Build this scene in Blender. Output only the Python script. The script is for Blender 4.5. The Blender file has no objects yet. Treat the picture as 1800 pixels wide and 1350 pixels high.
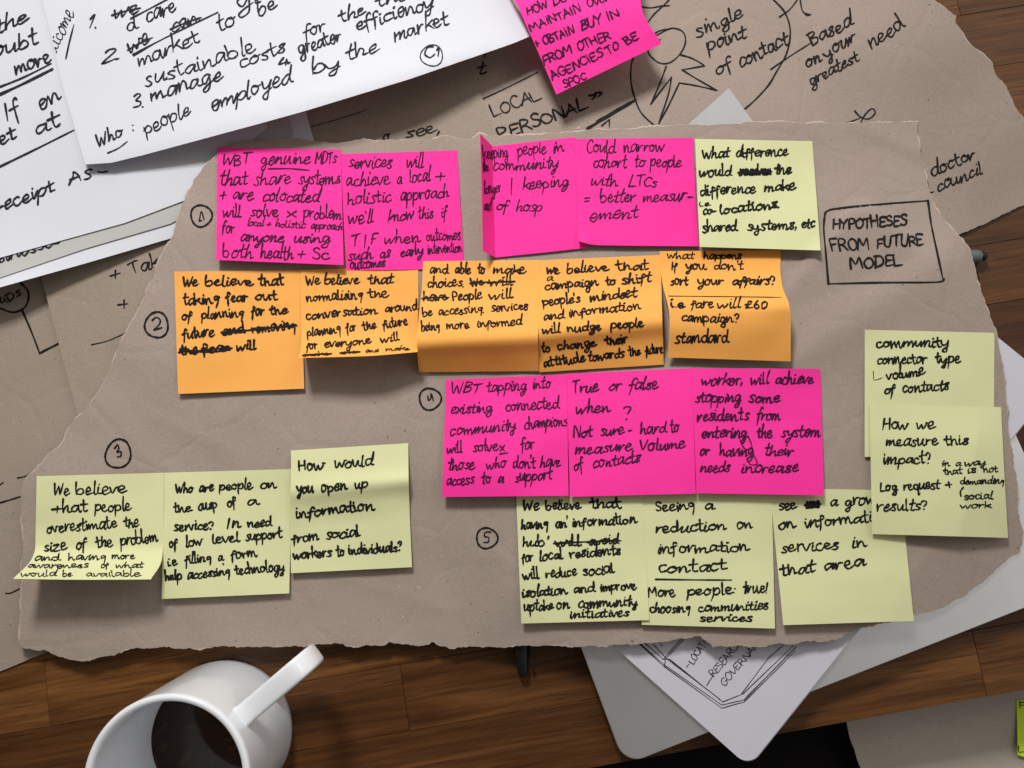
import bpy, bmesh, math, random
from mathutils import Vector, noise
from mathutils.bvhtree import BVHTree
from mathutils.geometry import delaunay_2d_cdt

random.seed(7)
S = bpy.context.scene
COL = S.collection

# ------------------------------------------------------------------ camera
H, TILT, F = 0.50, math.radians(7.0), 1400.0        # height, tilt, focal length in photo pixels (1800 wide)
cam_d = bpy.data.cameras.new('camera'); cam = bpy.data.objects.new('camera', cam_d); COL.objects.link(cam)
cam.location = (0, 0, H); cam.rotation_euler = (TILT, 0, 0)
cam_d.sensor_width = 36; cam_d.lens = 36 * F / 1800
cam_d.clip_start = 0.01; cam_d.clip_end = 50
S.camera = cam
S.render.resolution_x, S.render.resolution_y = 1024, 768
S.view_settings.view_transform = 'Standard'; S.view_settings.look = 'None'
S.view_settings.exposure = 0; S.view_settings.gamma = 1

# ------------------------------------------------------------------ world and lamps
W = bpy.data.worlds.new('World'); S.world = W; W.use_nodes = True
nt = W.node_tree; nt.nodes.clear()
wo = nt.nodes.new('ShaderNodeOutputWorld'); bg = nt.nodes.new('ShaderNodeBackground')
tc = nt.nodes.new('ShaderNodeTexCoord'); sp = nt.nodes.new('ShaderNodeSeparateXYZ')
rmp = nt.nodes.new('ShaderNodeValToRGB')
nt.links.new(tc.outputs['Generated'], sp.inputs[0])
mr = nt.nodes.new('ShaderNodeMapRange'); mr.inputs[1].default_value = -1; mr.inputs[2].default_value = 1
dx_ = nt.nodes.new('ShaderNodeMath'); dx_.operation = 'MULTIPLY_ADD'; dx_.inputs[1].default_value = .8
nt.links.new(sp.outputs['X'], dx_.inputs[0]); nt.links.new(sp.outputs['Y'], dx_.inputs[2]); nt.links.new(dx_.outputs[0], mr.inputs[0]); nt.links.new(mr.outputs[0], rmp.inputs['Fac'])
e = rmp.color_ramp.elements
e[0].position = 0.25; e[0].color = (0.20, 0.175, 0.15, 1)
e[1].position = 0.9; e[1].color = (1.0, .98, .96, 1)
nt.links.new(rmp.outputs[0], bg.inputs['Color'])
mz = nt.nodes.new('ShaderNodeMapRange')                       # the ceiling straight above is the dark part of the room
for i_, v_ in ((1, .84), (2, .98), (3, .64), (4, .17)): mz.inputs[i_].default_value = v_
nt.links.new(sp.outputs['Z'], mz.inputs[0]); nt.links.new(mz.outputs[0], bg.inputs['Strength'])
nt.links.new(bg.outputs[0], wo.inputs[0])

def area(name, loc, target, size, power, col, sy=None):
    d = bpy.data.lights.new(name, 'AREA'); d.energy = power; d.color = col
    d.shape = 'RECTANGLE'; d.size = size; d.size_y = sy or size
    o = bpy.data.objects.new(name, d); COL.objects.link(o)
    o.location = loc
    o.rotation_euler = (Vector(target) - Vector(loc)).to_track_quat('-Z', 'Y').to_euler()
    return o
area('window_light', (-0.20, 0.78, 0.76), (0, 0.0, 0), 0.19, 10.0, (1.0, 0.985, 0.965), 0.19)
area('side_fill_light', (1.55, 1.30, 2.0), (.1, 0.0, 0), 0.9, 4.5, (1.0, 0.90, 0.76), 0.9)  # added soft fill for the right half and the sheen on the wood

# ------------------------------------------------------------------ photo geometry
ct, st = math.cos(TILT), math.sin(TILT)
def ray(px, py):
    x, y = (px - 900) / F, -(py - 675) / F
    return Vector((x, y * ct + st, y * st - ct))
CAM = Vector((0, 0, H))
def at(px, py, z=0.0):
    d = ray(px, py)
    return CAM + d * ((H - z) / -d.z)

def sm(x, a, b):
    t = max(0.0, min(1.0, (x - a) / (b - a))); return t * t * (3 - 2 * t)
def nz(x, y, s, k=0.0):
    return noise.noise(Vector((x / s, y / s, k)))

# heights (mm) of the sheets, as functions of the place on the table
def z_left(px, py):  return 0.8 + 0.5 * (nz(px, py, 170, 3) + 0.6)
def z_right(px, py):
    return 1.2 + 2.2 * sm(px, 1000, 1250) * (1 - sm(px, 1380, 1640)) + 2.2 * (nz(px, py, 150, 5) + 0.6) + 13 * sm(px, 1380, 1640) * sm(360 - py, 0, 380)
def z_mid(px, py):   return 5.0 + 0.7 * (nz(px, py, 200, 8) + 0.5)
def z_stack(px, py):
    d = (510 - 0.29 * px) - py                                  # px above the lowest white edge
    lift = 15 * max(0.0, 1 - px / 330.0) ** 1.4 if px > 0 else 15
    return 7.2 + lift * math.exp(-max(d, 0) / 75.0) + .9 * nz(px, py, 140, 14)
def z_top(px, py):
    edge = 288 - (px - 150) * 0.288
    d = edge - py
    e_ = 3 + 17 * sm(px, 150, 620) - 10 * sm(px, 700, 930)
    return 12 + e_ * math.exp(-max(d, 0) / 85.0) + 2.0 * nz(px, py, 190, 1)
def xy(px, py, z): v = at(px, py, z); return Vector((v.x, v.y))
def to_px(v):
    p = Vector(v) - CAM
    yc, zc = p.y * ct + p.z * st, -p.y * st + p.z * ct
    return 900 + F * p.x / -zc, 675 - F * yc / -zc
ZL, ZP = .0125, .0158                                         # tops of the laptop and of the writing pad on it
lc = xy(1098, 1346, ZL); ld = (xy(1800, 1076, ZL) - xy(1130, 1340, ZL)).normalized(); ln = Vector((-ld.y, ld.x))
LAP = [lc, lc + ld * .295, lc + ld * .295 + ln * .182, lc + ln * .182]
pc = xy(1318, 1350, ZP); pd = (xy(1800, 748, ZP) - pc).normalized(); pn = Vector((-pd.y, pd.x))
PADQ = [pc, pc + pd * .297, pc + pd * .297 + pn * .150, pc + pn * .150]
LAP_PX = [to_px((p.x, p.y, ZL)) for p in LAP]; PAD_PX = [to_px((p.x, p.y, ZP)) for p in PADQ]
def outside(poly, x, y):
    """distance in px outside a convex polygon (0 inside)"""
    best, inside = 1e9, True
    for (a, b_) in zip(poly, poly[1:] + poly[:1]):
        ex, ey = b_[0] - a[0], b_[1] - a[1]
        if ex * (y - a[1]) - ey * (x - a[0]) > 0: inside = False
        t = max(0, min(1, ((x - a[0]) * ex + (y - a[1]) * ey) / (ex * ex + ey * ey)))
        best = min(best, math.hypot(x - a[0] - ex * t, y - a[1] - ey * t))
    return 0.0 if inside else best
def z_main(px, py):
    w = max(1 - sm(outside(LAP_PX, px, py), 10, 190) , 0)
    w2 = 1 - sm(outside(PAD_PX, px, py), 10, 170)
    z = 10.0 + 5.6 * w + 4.0 * w2
    z += 4 * sm(px, 950, 1150) * (1 - sm(px, 1350, 1600)) * sm(py, 950, 1130)
    z += 2.6 * nz(px * 0.8, py, 230, 2) * (1 - .5 * w2) + 0.8 * nz(px, py, 85, 9) * (1 - .5 * w2)
    z -= 6 * (1 - sm(px, 30, 170)) * sm(py, 820, 1100)
    z -= 1.5 * sm(px, 1300, 1650) * (1 - sm(py, 300, 480)) * (1 - w2)
    d = abs((px - 1500) * 0.45 + (py - 560) * 1.0 - 40 * math.sin(px / 160))
    z += 2.2 * math.exp(-(d / 45) ** 2) * sm(px, 1250, 1420)
    d = abs((px - 1540) * .42 - (py - 235))
    z += 1.2 * math.exp(-(d / 16) ** 2) * sm(px, 1470, 1520)
    z += 2.6 * (1 - sm(math.hypot(px - 345, py - 330), 60, 190))
    for (x0, y0, x1, y1, h_, w_) in ((884, 880, 896, 1140, .7, 9), (1030, 560, 1240, 520, .5, 10), (130, 1030, 60, 1145, .9, 10), (250, 720, 420, 800, .5, 10), (1520, 250, 1640, 480, .6, 10), (560, 1000, 840, 1090, .5, 11), (1640, 950, 1560, 1090, .6, 10)):
        ex, ey = x1 - x0, y1 - y0; L2 = ex * ex + ey * ey; t = ((px - x0) * ex + (py - y0) * ey) / L2
        d = abs((px - x0) * ey - (py - y0) * ex) / math.sqrt(L2)
        z += h_ * math.exp(-d / w_) * sm(t, -.1, .2) * (1 - sm(t, .75, 1.1))
    return max(z, 8.2 if px < 400 else 6.0, 17.0 * sm(w2, .6, .98), 13.6 * sm(w, .6, .98))

# ------------------------------------------------------------------ object helpers
def tag(o, label=None, cat=None, group=None, kind=None):
    if label: o['label'] = label
    if cat: o['category'] = cat
    if group: o['group'] = group
    if kind: o['kind'] = kind
    return o

def mesh_obj(name, verts, faces, mats, parent=None, smooth=True, fmat=None, thick=0.0):
    verts = [Vector(v) for v in verts]; faces = [tuple(f) for f in faces]
    if thick:                                                 # a real, thin solid: top, underside and rim
        nrm = [Vector((0, 0, 0)) for _ in verts]; cnt = {}
        for f in faces:
            a, b_, c_ = (verts[i] for i in f[:3]); n_ = (b_ - a).cross(c_ - a)
            for i in f: nrm[i] += n_
            for i, j in zip(f, f[1:] + f[:1]): cnt[(i, j)] = 1
        k = len(verts); top_f = list(faces)
        verts += [v - n_.normalized() * thick if n_.length > 0 else v - Vector((0, 0, thick)) for v, n_ in zip(list(verts), nrm)]
        faces = top_f + [tuple(i + k for i in reversed(f)) for f in top_f]
        fmat = (list(fmat) * 2) if fmat else None
        rim = [(j, i, i + k, j + k) for (i, j) in cnt if (j, i) not in cnt]
        faces += rim
        if fmat: fmat += [0] * len(rim)
    me = bpy.data.meshes.new(name); me.from_pydata([tuple(v) for v in verts], [], faces)
    for m in (mats if isinstance(mats, (list, tuple)) else [mats]): me.materials.append(m)
    if fmat:
        for p, i in zip(me.polygons, fmat): p.material_index = i
    if smooth:
        for p in me.polygons: p.use_smooth = True
    me.update()
    if thick: me.set_sharp_from_angle(angle=math.radians(50))
    o = bpy.data.objects.new(name, me); COL.objects.link(o)
    if parent: o.parent = parent
    return o

def empty(name, loc=(0, 0, 0), rz=0):
    o = bpy.data.objects.new(name, None); COL.objects.link(o)
    o.location = loc; o.rotation_euler = (0, 0, rz); o.empty_display_size = 0.02
    return o

# ------------------------------------------------------------------ materials
def new_mat(name):
    m = bpy.data.materials.new(name); m.use_nodes = True
    n = m.node_tree.nodes; b = n['Principled BSDF']
    return m, n, m.node_tree.links, b
def N(n, t, **kw):
    x = n.new(t)
    for k, v in kw.items():
        if k in x.inputs.keys(): x.inputs[k].default_value = v
        else: setattr(x, k, v)
    return x
def mixc(n, l, fac, a, b, mode='MIX'):
    x = n.new('ShaderNodeMix'); x.data_type = 'RGBA'; x.blend_type = mode
    for s, v in ((0, fac), (6, a), (7, b)):
        if hasattr(v, 'links') or hasattr(v, 'is_linked'): l.new(v, x.inputs[s])
        else: x.inputs[s].default_value = v
    return x.outputs[2]

def kraft(name, c, crease=1.0):
    m, n, l, b = new_mat(name)
    t = N(n, 'ShaderNodeTexCoord')
    n1 = N(n, 'ShaderNodeTexNoise', Scale=9.0, Detail=4.0); n2 = N(n, 'ShaderNodeTexNoise', Scale=900.0, Detail=3.0)
    n3 = N(n, 'ShaderNodeTexNoise', Scale=420.0, Detail=2.0, Roughness=0.4)
    n4 = N(n, 'ShaderNodeTexNoise', Scale=48.0, Detail=5.0, Roughness=0.6)
    for x in (n1, n2, n3, n4): l.new(t.outputs['Object'], x.inputs['Vector'])
    r1 = N(n, 'ShaderNodeMapRange'); r1.inputs[1].default_value = .3; r1.inputs[2].default_value = .7
    l.new(n1.outputs[0], r1.inputs[0])
    c1 = mixc(n, l, r1.outputs[0], (c[0] * .93, c[1] * .92, c[2] * .91, 1), (c[0] * 1.05, c[1] * 1.05, c[2] * 1.07, 1))
    r2 = N(n, 'ShaderNodeMapRange'); r2.inputs[1].default_value = .35; r2.inputs[2].default_value = .65
    l.new(n2.outputs[0], r2.inputs[0])
    c2 = mixc(n, l, r2.outputs[0], (.93, .925, .92, 1), (1.05, 1.05, 1.05, 1))
    c3 = mixc(n, l, 1.0, c1, c2, 'MULTIPLY')
    # dark and pale fibre flecks
    f1 = N(n, 'ShaderNodeMapRange'); f1.inputs[1].default_value = .735; f1.inputs[2].default_value = .80
    l.new(n3.outputs[0], f1.inputs[0])
    c4 = mixc(n, l, f1.outputs[0], c3, (c[0] * .35, c[1] * .32, c[2] * .3, 1))
    f2 = N(n, 'ShaderNodeMapRange'); f2.inputs[1].default_value = .235; f2.inputs[2].default_value = .18
    l.new(n3.outputs[0], f2.inputs[0])
    c5 = mixc(n, l, f2.outputs[0], c4, (c[0] * 1.8, c[1] * 1.85, c[2] * 1.9, 1))
    l.new(c5, b.inputs['Base Color'])
    b.inputs['Roughness'].default_value = .8; b.inputs['Specular IOR Level'].default_value = .25
    b1 = N(n, 'ShaderNodeBump', Strength=.2, Distance=.00025); l.new(n2.outputs[0], b1.inputs['Height'])
    b2 = N(n, 'ShaderNodeBump', Strength=.36 * crease, Distance=.0018); l.new(n4.outputs[0], b2.inputs['Height'])
    v = N(n, 'ShaderNodeTexVoronoi', Scale=16.0); v.feature = 'DISTANCE_TO_EDGE'
    wv = N(n, 'ShaderNodeTexNoise', Scale=14.0, Detail=3.0); l.new(t.outputs['Object'], wv.inputs['Vector'])
    ad = n.new('ShaderNodeVectorMath'); ad.operation = 'MULTIPLY_ADD'
    ad.inputs[1].default_value = (.05, .05, .05); l.new(wv.outputs[1], ad.inputs[0]); l.new(t.outputs['Object'], ad.inputs[2])
    l.new(ad.outputs[0], v.inputs['Vector'])
    rv = N(n, 'ShaderNodeMapRange'); rv.inputs[1].default_value = 0; rv.inputs[2].default_value = .06
    l.new(v.outputs[0], rv.inputs[0])
    b3 = N(n, 'ShaderNodeBump', Strength=.15 * crease, Distance=.0014); l.new(rv.outputs[0], b3.inputs['Height'])
    l.new(b1.outputs[0], b2.inputs['Normal']); l.new(b2.outputs[0], b3.inputs['Normal']); l.new(b3.outputs[0], b.inputs['Normal'])
    return m

def paper(name, c, rough=.75, trans=0.0, mottle=.05):
    m, n, l, b = new_mat(name)
    t = N(n, 'ShaderNodeTexCoord')
    n1 = N(n, 'ShaderNodeTexNoise', Scale=35.0, Detail=4.0); n2 = N(n, 'ShaderNodeTexNoise', Scale=1500.0, Detail=2.0)
    n3 = N(n, 'ShaderNodeTexNoise', Scale=22.0, Detail=2.0)
    for x in (n1, n2, n3): l.new(t.outputs['Object'], x.inputs['Vector'])
    lo = tuple(max(0, v * (1 - mottle)) for v in c) + (1,); hi = tuple(min(1, v * (1 + mottle)) for v in c) + (1,)
    l.new(mixc(n, l, n1.outputs[0], lo, hi), b.inputs['Base Color'])
    b.inputs['Roughness'].default_value = rough; b.inputs['Specular IOR Level'].default_value = .3
    b1 = N(n, 'ShaderNodeBump', Strength=.18, Distance=.0001); l.new(n2.outputs[0], b1.inputs['Height'])
    b2 = N(n, 'ShaderNodeBump', Strength=.35, Distance=.0015); l.new(n3.outputs[0], b2.inputs['Height'])
    l.new(b1.outputs[0], b2.inputs['Normal']); l.new(b2.outputs[0], b.inputs['Normal'])
    return m

def plain(name, c, rough=.5, metal=0.0, spec=.5, coat=0.0):
    m, n, l, b = new_mat(name)
    t = N(n, 'ShaderNodeTexCoord'); x = N(n, 'ShaderNodeTexNoise', Scale=60.0, Detail=4.0)
    l.new(t.outputs['Object'], x.inputs['Vector'])
    l.new(mixc(n, l, x.outputs[0], tuple(v * .94 for v in c) + (1,), tuple(min(1, v * 1.06) for v in c) + (1,)), b.inputs['Base Color'])
    b.inputs['Roughness'].default_value = rough; b.inputs['Metallic'].default_value = metal
    b.inputs['Specular IOR Level'].default_value = spec; b.inputs['Coat Weight'].default_value = coat
    return m

def ink(name, c, rough=.65, spec=.10):
    m, n, l, b = new_mat(name)
    t = N(n, 'ShaderNodeTexCoord'); x = N(n, 'ShaderNodeTexNoise', Scale=420.0, Detail=3.0)
    l.new(t.outputs['Object'], x.inputs['Vector'])
    l.new(mixc(n, l, x.outputs[0], tuple(v * .4 for v in c) + (1,), tuple(v * 2.0 for v in c) + (1,)), b.inputs['Base Color'])
    b.inputs['Roughness'].default_value = rough; b.inputs['Specular IOR Level'].default_value = spec
    return m

KRAFT = kraft('kraft_paper', (.352, .284, .238))
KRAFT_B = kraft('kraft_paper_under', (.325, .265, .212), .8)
KRAFT_LIT = kraft('kraft_paper_lit', (.50, .445, .385), .7)  # kraft colour lightened to paint in light lost to the table's shadow
FIBRE = plain('torn_fibre', (.50, .41, .34), .9, 0, .1)
PINK = paper('pink_note_paper', (.92, .030, .33), mottle=.04)
ORANGE = paper('orange_note_paper', (.90, .41, .085), mottle=.04)
YELLOW = paper('yellow_note_paper', (.66, .67, .37), mottle=.04)
LIME = paper('lime_note_paper', (.66, .88, .04), mottle=.03)
WHITE = paper('white_paper', (.60, .607, .655), mottle=.02)
WHITE_SHADE = paper('white_paper_shaded', (.43, .43, .41), mottle=.03)  # same white paper, with the shade inside the stack painted into its colour
PAD = paper('pad_page', (.60, .59, .66), mottle=.02)
GREY = paper('translucent_scrap', (.46, .46, .46), mottle=.05)
INK = ink('black_marker', (.011, .010, .010))
INK_P = ink('marker_on_pink', (.046, .007, .036))
INK_W = ink('marker_on_white', (.018, .018, .021))
INK_K = ink('marker_on_kraft', (.014, .012, .011))
INK_F = ink('fineliner', (.03, .027, .027))
INK_O = ink('pen_line', (.10, .05, .03))
CERAMIC = plain('white_glazed_ceramic', (.78, .80, .83), .16, 0, .5, .4)
COFFEE, cn, cl_, cb = new_mat('black_coffee')
cx_ = N(cn, 'ShaderNodeTexNoise', Scale=60.0, Detail=5.0, Distortion=1.5); ctc = N(cn, 'ShaderNodeTexCoord')
cl_.new(ctc.outputs['Object'], cx_.inputs['Vector'])
cr = N(cn, 'ShaderNodeMapRange'); cr.inputs[1].default_value = .55; cr.inputs[2].default_value = .8
cl_.new(cx_.outputs[0], cr.inputs[0])
cl_.new(mixc(cn, cl_, cr.outputs[0], (.022, .010, .005, 1), (.085, .036, .016, 1)), cb.inputs['Base Color'])
cb.inputs['Roughness'].default_value = .06; cb.inputs['Specular IOR Level'].default_value = .35
ALU = plain('brushed_aluminium', (.92, .92, .92), .30, .9)
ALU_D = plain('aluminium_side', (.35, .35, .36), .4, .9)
PEN_G = plain('grey_green_plastic', (.10, .125, .12), .35)
BLACK = plain('black_plastic', (.007, .007, .008), .4, 0, .3)
STEEL = plain('pen_metal', (.5, .5, .5), .25, 1.0)
CLOTH = plain('black_cloth', (.010, .009, .009), .95, 0, .1)

# wood
WOOD, n, l, b = new_mat('oak_planks')
t = N(n, 'ShaderNodeTexCoord'); at_ = N(n, 'ShaderNodeAttribute'); at_.attribute_name = 'plank'
cmb = N(n, 'ShaderNodeCombineXYZ'); l.new(at_.outputs['Fac'], cmb.inputs[2])
sc = n.new('ShaderNodeVectorMath'); sc.operation = 'SCALE'; sc.inputs['Scale'].default_value = 7.0; l.new(cmb.outputs[0], sc.inputs[0])
off = n.new('ShaderNodeVectorMath'); off.operation = 'ADD'; l.new(t.outputs['Object'], off.inputs[0]); l.new(sc.outputs[0], off.inputs[1])
def streak(sx, sy, detail, rough=.6, dist=0.0):
    mp = N(n, 'ShaderNodeMapping'); mp.inputs['Scale'].default_value = (sx, sy, 1)
    l.new(off.outputs[0], mp.inputs['Vector'])
    x = N(n, 'ShaderNodeTexNoise', Scale=1.0, Detail=detail, Roughness=rough, Distortion=dist); l.new(mp.outputs[0], x.inputs['Vector'])
    return x.outputs[0]
def rng(v, a, b_):
    r = N(n, 'ShaderNodeMapRange'); r.inputs[1].default_value = a; r.inputs[2].default_value = b_; l.new(v, r.inputs[0]); return r.outputs[0]
g1 = streak(7, 90, 6, .6, .6); g2 = streak(26, 800, 3, .55); g4 = streak(14, 420, 5, .65, .4); g3 = streak(3.5, 26, 3, .5, 1.2)
base = mixc(n, l, at_.outputs['Fac'], (.088, .035, .011, 1), (.178, .080, .024, 1))
w1 = mixc(n, l, rng(g1, .32, .68), (.50, .44, .38, 1), (1.25, 1.22, 1.15, 1))
w2 = mixc(n, l, rng(g3, .3, .7), (.75, .70, .65, 1), (1.2, 1.2, 1.15, 1))
c = mixc(n, l, 1.0, base, w1, 'MULTIPLY'); c = mixc(n, l, 1.0, c, w2, 'MULTIPLY')
c = mixc(n, l, 1.0, c, mixc(n, l, rng(g4, .3, .7), (.58, .54, .50, 1), (1.3, 1.28, 1.26, 1)), 'MULTIPLY')
pores = rng(g2, .60, .68)
pf = N(n, 'ShaderNodeMath', operation='MULTIPLY'); pf.inputs[1].default_value = .6; l.new(pores, pf.inputs[0])
c = mixc(n, l, pf.outputs[0], c, (.026, .010, .004, 1))
l.new(c, b.inputs['Base Color'])
b.inputs['Specular IOR Level'].default_value = .3
l.new(mixc(n, l, rng(g1, .3, .7), (.32, .32, .32, 1), (.5, .5, .5, 1)), b.inputs['Roughness'])
bp = N(n, 'ShaderNodeBump', Strength=.2, Distance=.0003); bp.invert = True; l.new(pores, bp.inputs['Height'])
bq = N(n, 'ShaderNodeBump', Strength=.25, Distance=.0006); l.new(g1, bq.inputs['Height']); l.new(bp.outputs[0], bq.inputs['Normal'])
l.new(bq.outputs[0], b.inputs['Normal'])

# ------------------------------------------------------------------ the table (planks run along its front edge)
E0, E1 = at(1040, 1350), at(1800, 1213)
ang = math.atan2(E1.y - E0.y, E1.x - E0.x)
ux, uy = Vector((math.cos(ang), math.sin(ang), 0)), Vector((-math.sin(ang), math.cos(ang), 0))
def loc(px, py):
    p = at(px, py) - E0; return p.dot(ux), p.dot(uy)
seam = loc(625, 1182)[1]; rowh = .0425
k0 = round(seam / rowh); rowh = seam / k0                     # one seam runs under the mug handle
cutA, cutB = loc(712, 1230)[0], loc(1724, 1175)[0]
vs, fs, pa = [], [], []
rp = random.Random(3)
for r in range(0, 26):
    y0, y1 = r * rowh, (r + 1) * rowh
    cuts = []
    x = -1.1 + rp.random() * .3
    while x < 1.1: cuts.append(x); x += .22 + rp.random() * .26
    for cu, rr in ((cutA, k0 - 1), (cutB, int(loc(1724, 1175)[1] / rowh))):
        if r == rr: cuts = sorted([q for q in cuts if abs(q - cu) > .16] + [cu])
    for a, c_ in zip([-1.3] + cuts, cuts + [1.3]):
        g = .00013; i = len(vs); h = rp.uniform(-.00006, .00006)
        for (xx, yy) in ((a + g, y0 + g), (c_ - g, y0 + g), (c_ - g, y1 - g), (a + g, y1 - g)):
            vs.append((xx, yy, -.0012)); vs.append((xx, yy, -.0002 + h)); 
        tv = len(vs); b_ = .00012
        for (xx, yy) in ((a + g + b_, y0 + g + b_), (c_ - g - b_, y0 + g + b_), (c_ - g - b_, y1 - g - b_), (a + g + b_, y1 - g - b_)):
            vs.append((xx, yy, h))
        for q in range(4):
            q2 = (q + 1) % 4
            fs.append((i + 2 * q, i + 2 * q2, i + 2 * q2 + 1, i + 2 * q + 1))
            fs.append((i + 2 * q + 1, i + 2 * q2 + 1, tv + q2, tv + q))
        fs.append((tv, tv + 1, tv + 2, tv + 3))
        v_ = rp.random(); pa += [v_] * 12
i = len(vs)                                                   # slab under the planks
for (xx, yy) in ((-1.3, .0002), (1.3, .0002), (1.3, 26 * rowh), (-1.3, 26 * rowh)):
    vs.append((xx, yy, -.03)); vs.append((xx, yy, -.0011))
pa += [.2] * 8
for q in range(4):
    q2 = (q + 1) % 4; fs.append((i + 2 * q, i + 2 * q2, i + 2 * q2 + 1, i + 2 * q + 1))
fs.append((i + 1, i + 3, i + 5, i + 7)); fs.append((i + 6, i + 4, i + 2, i))
tb = mesh_obj('tabletop', vs, fs, WOOD, smooth=False)
tb.location = E0; tb.rotation_euler = (0, 0, ang); tb['kind'] = 'structure'
aa = tb.data.attributes.new('plank', 'FLOAT', 'POINT'); aa.data.foreach_set('value', pa)

# ------------------------------------------------------------------ sheets: outline in photo pixels, height function in mm
def rough_outline(pts, step, amp, seed, scale=9.0):
    out = []
    for (a, b_) in zip(pts, pts[1:] + pts[:1]):
        d = math.hypot(b_[0] - a[0], b_[1] - a[1]); k = max(1, int(d / step))
        nx, ny = -(b_[1] - a[1]) / (d or 1), (b_[0] - a[0]) / (d or 1)
        for j in range(k):
            tt = j / k; x, y = a[0] + (b_[0] - a[0]) * tt, a[1] + (b_[1] - a[1]) * tt
            o_ = amp * (nz(x, y, scale * 3.2, seed) * 1.3 + nz(x, y, scale, seed + 4) * .8 + nz(x, y, scale * .35, seed + 9) * .5 + nz(x, y, scale * 8, seed + 2) * 1.5) if amp else 0
            out.append((x + nx * o_, y + ny * o_))
    return out
def sheet(name, pts, zf, mat, step=14, amp=0.0, seed=1.0, ostep=4, fringe=0.0, thick=.0002, parent=None):
    ol = rough_outline(pts, ostep, amp, seed)
    V2 = [Vector(p) for p in ol]; nb = len(V2); ed = [(i, (i + 1) % nb) for i in range(nb)]
    xs = [p[0] for p in ol]; ys = [p[1] for p in ol]
    yy = min(ys) + step * .5
    while yy < max(ys):
        # scanline crossings, to keep interior points a little inside
        cr_ = sorted(ol[i][0] + (yy - ol[i][1]) * (ol[j][0] - ol[i][0]) / (ol[j][1] - ol[i][1])
                     for i, j in ed if (ol[i][1] > yy) != (ol[j][1] > yy))
        for a, b_ in zip(cr_[::2], cr_[1::2]):
            xx = math.ceil((a + 3) / step) * step
            while xx < b_ - 3: V2.append(Vector((xx + .01 * math.sin(yy), yy))); xx += step
        yy += step
    res = delaunay_2d_cdt(V2, ed, [], 1, .001)
    P = res[0]; F_ = [tuple(f) for f in res[2]]
    verts = [at(p.x, p.y, zf(p.x, p.y) * .001) for p in P]
    F2 = []
    for f in F_:
        a, b_, c_ = (verts[i] for i in f[:3])
        F2.append(f if (b_ - a).cross(c_ - a).z > 0 else tuple(reversed(f)))
    fm = [0] * len(F2); mats = [mat]
    if fringe:                                                # pale torn fibres along the tear
        mats.append(FIBRE); cx = sum(xs) / nb; area_ = sum(ol[i][0] * ol[j][1] - ol[j][0] * ol[i][1] for i, j in ed)
        sgn = 1 if area_ > 0 else -1
        base_ = len(verts)
        for i in range(nb):
            a, b_ = ol[i - 1], ol[(i + 1) % nb]; d = math.hypot(b_[0] - a[0], b_[1] - a[1]) or 1
            nx, ny = (b_[1] - a[1]) / d * sgn, -(b_[0] - a[0]) / d * sgn
            w_ = fringe * max(0.10, .5 + 1.7 * nz(ol[i][0], ol[i][1], 26, seed + 20) + .6 * nz(ol[i][0], ol[i][1], 6, seed + 30))
            z_ = zf(*ol[i]) * .001
            verts.append(at(ol[i][0], ol[i][1], z_ - .00003)); verts.append(at(ol[i][0] + nx * w_, ol[i][1] + ny * w_, z_ - .0002))
        for i in range(nb):
            j = (i + 1) % nb
            q = (base_ + 2 * i, base_ + 2 * i + 1, base_ + 2 * j + 1, base_ + 2 * j)
            a, b_, c_ = (verts[k] for k in q[:3])
            F2.append(q if (b_ - a).cross(c_ - a).z > 0 else tuple(reversed(q))); fm.append(1)
    o = mesh_obj(name, verts, F2, mats, parent, True, fm, thick)
    BV[o.name] = BVHTree.FromPolygons([tuple(v) for v in verts], F2)
    return o
BV = {}

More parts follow.
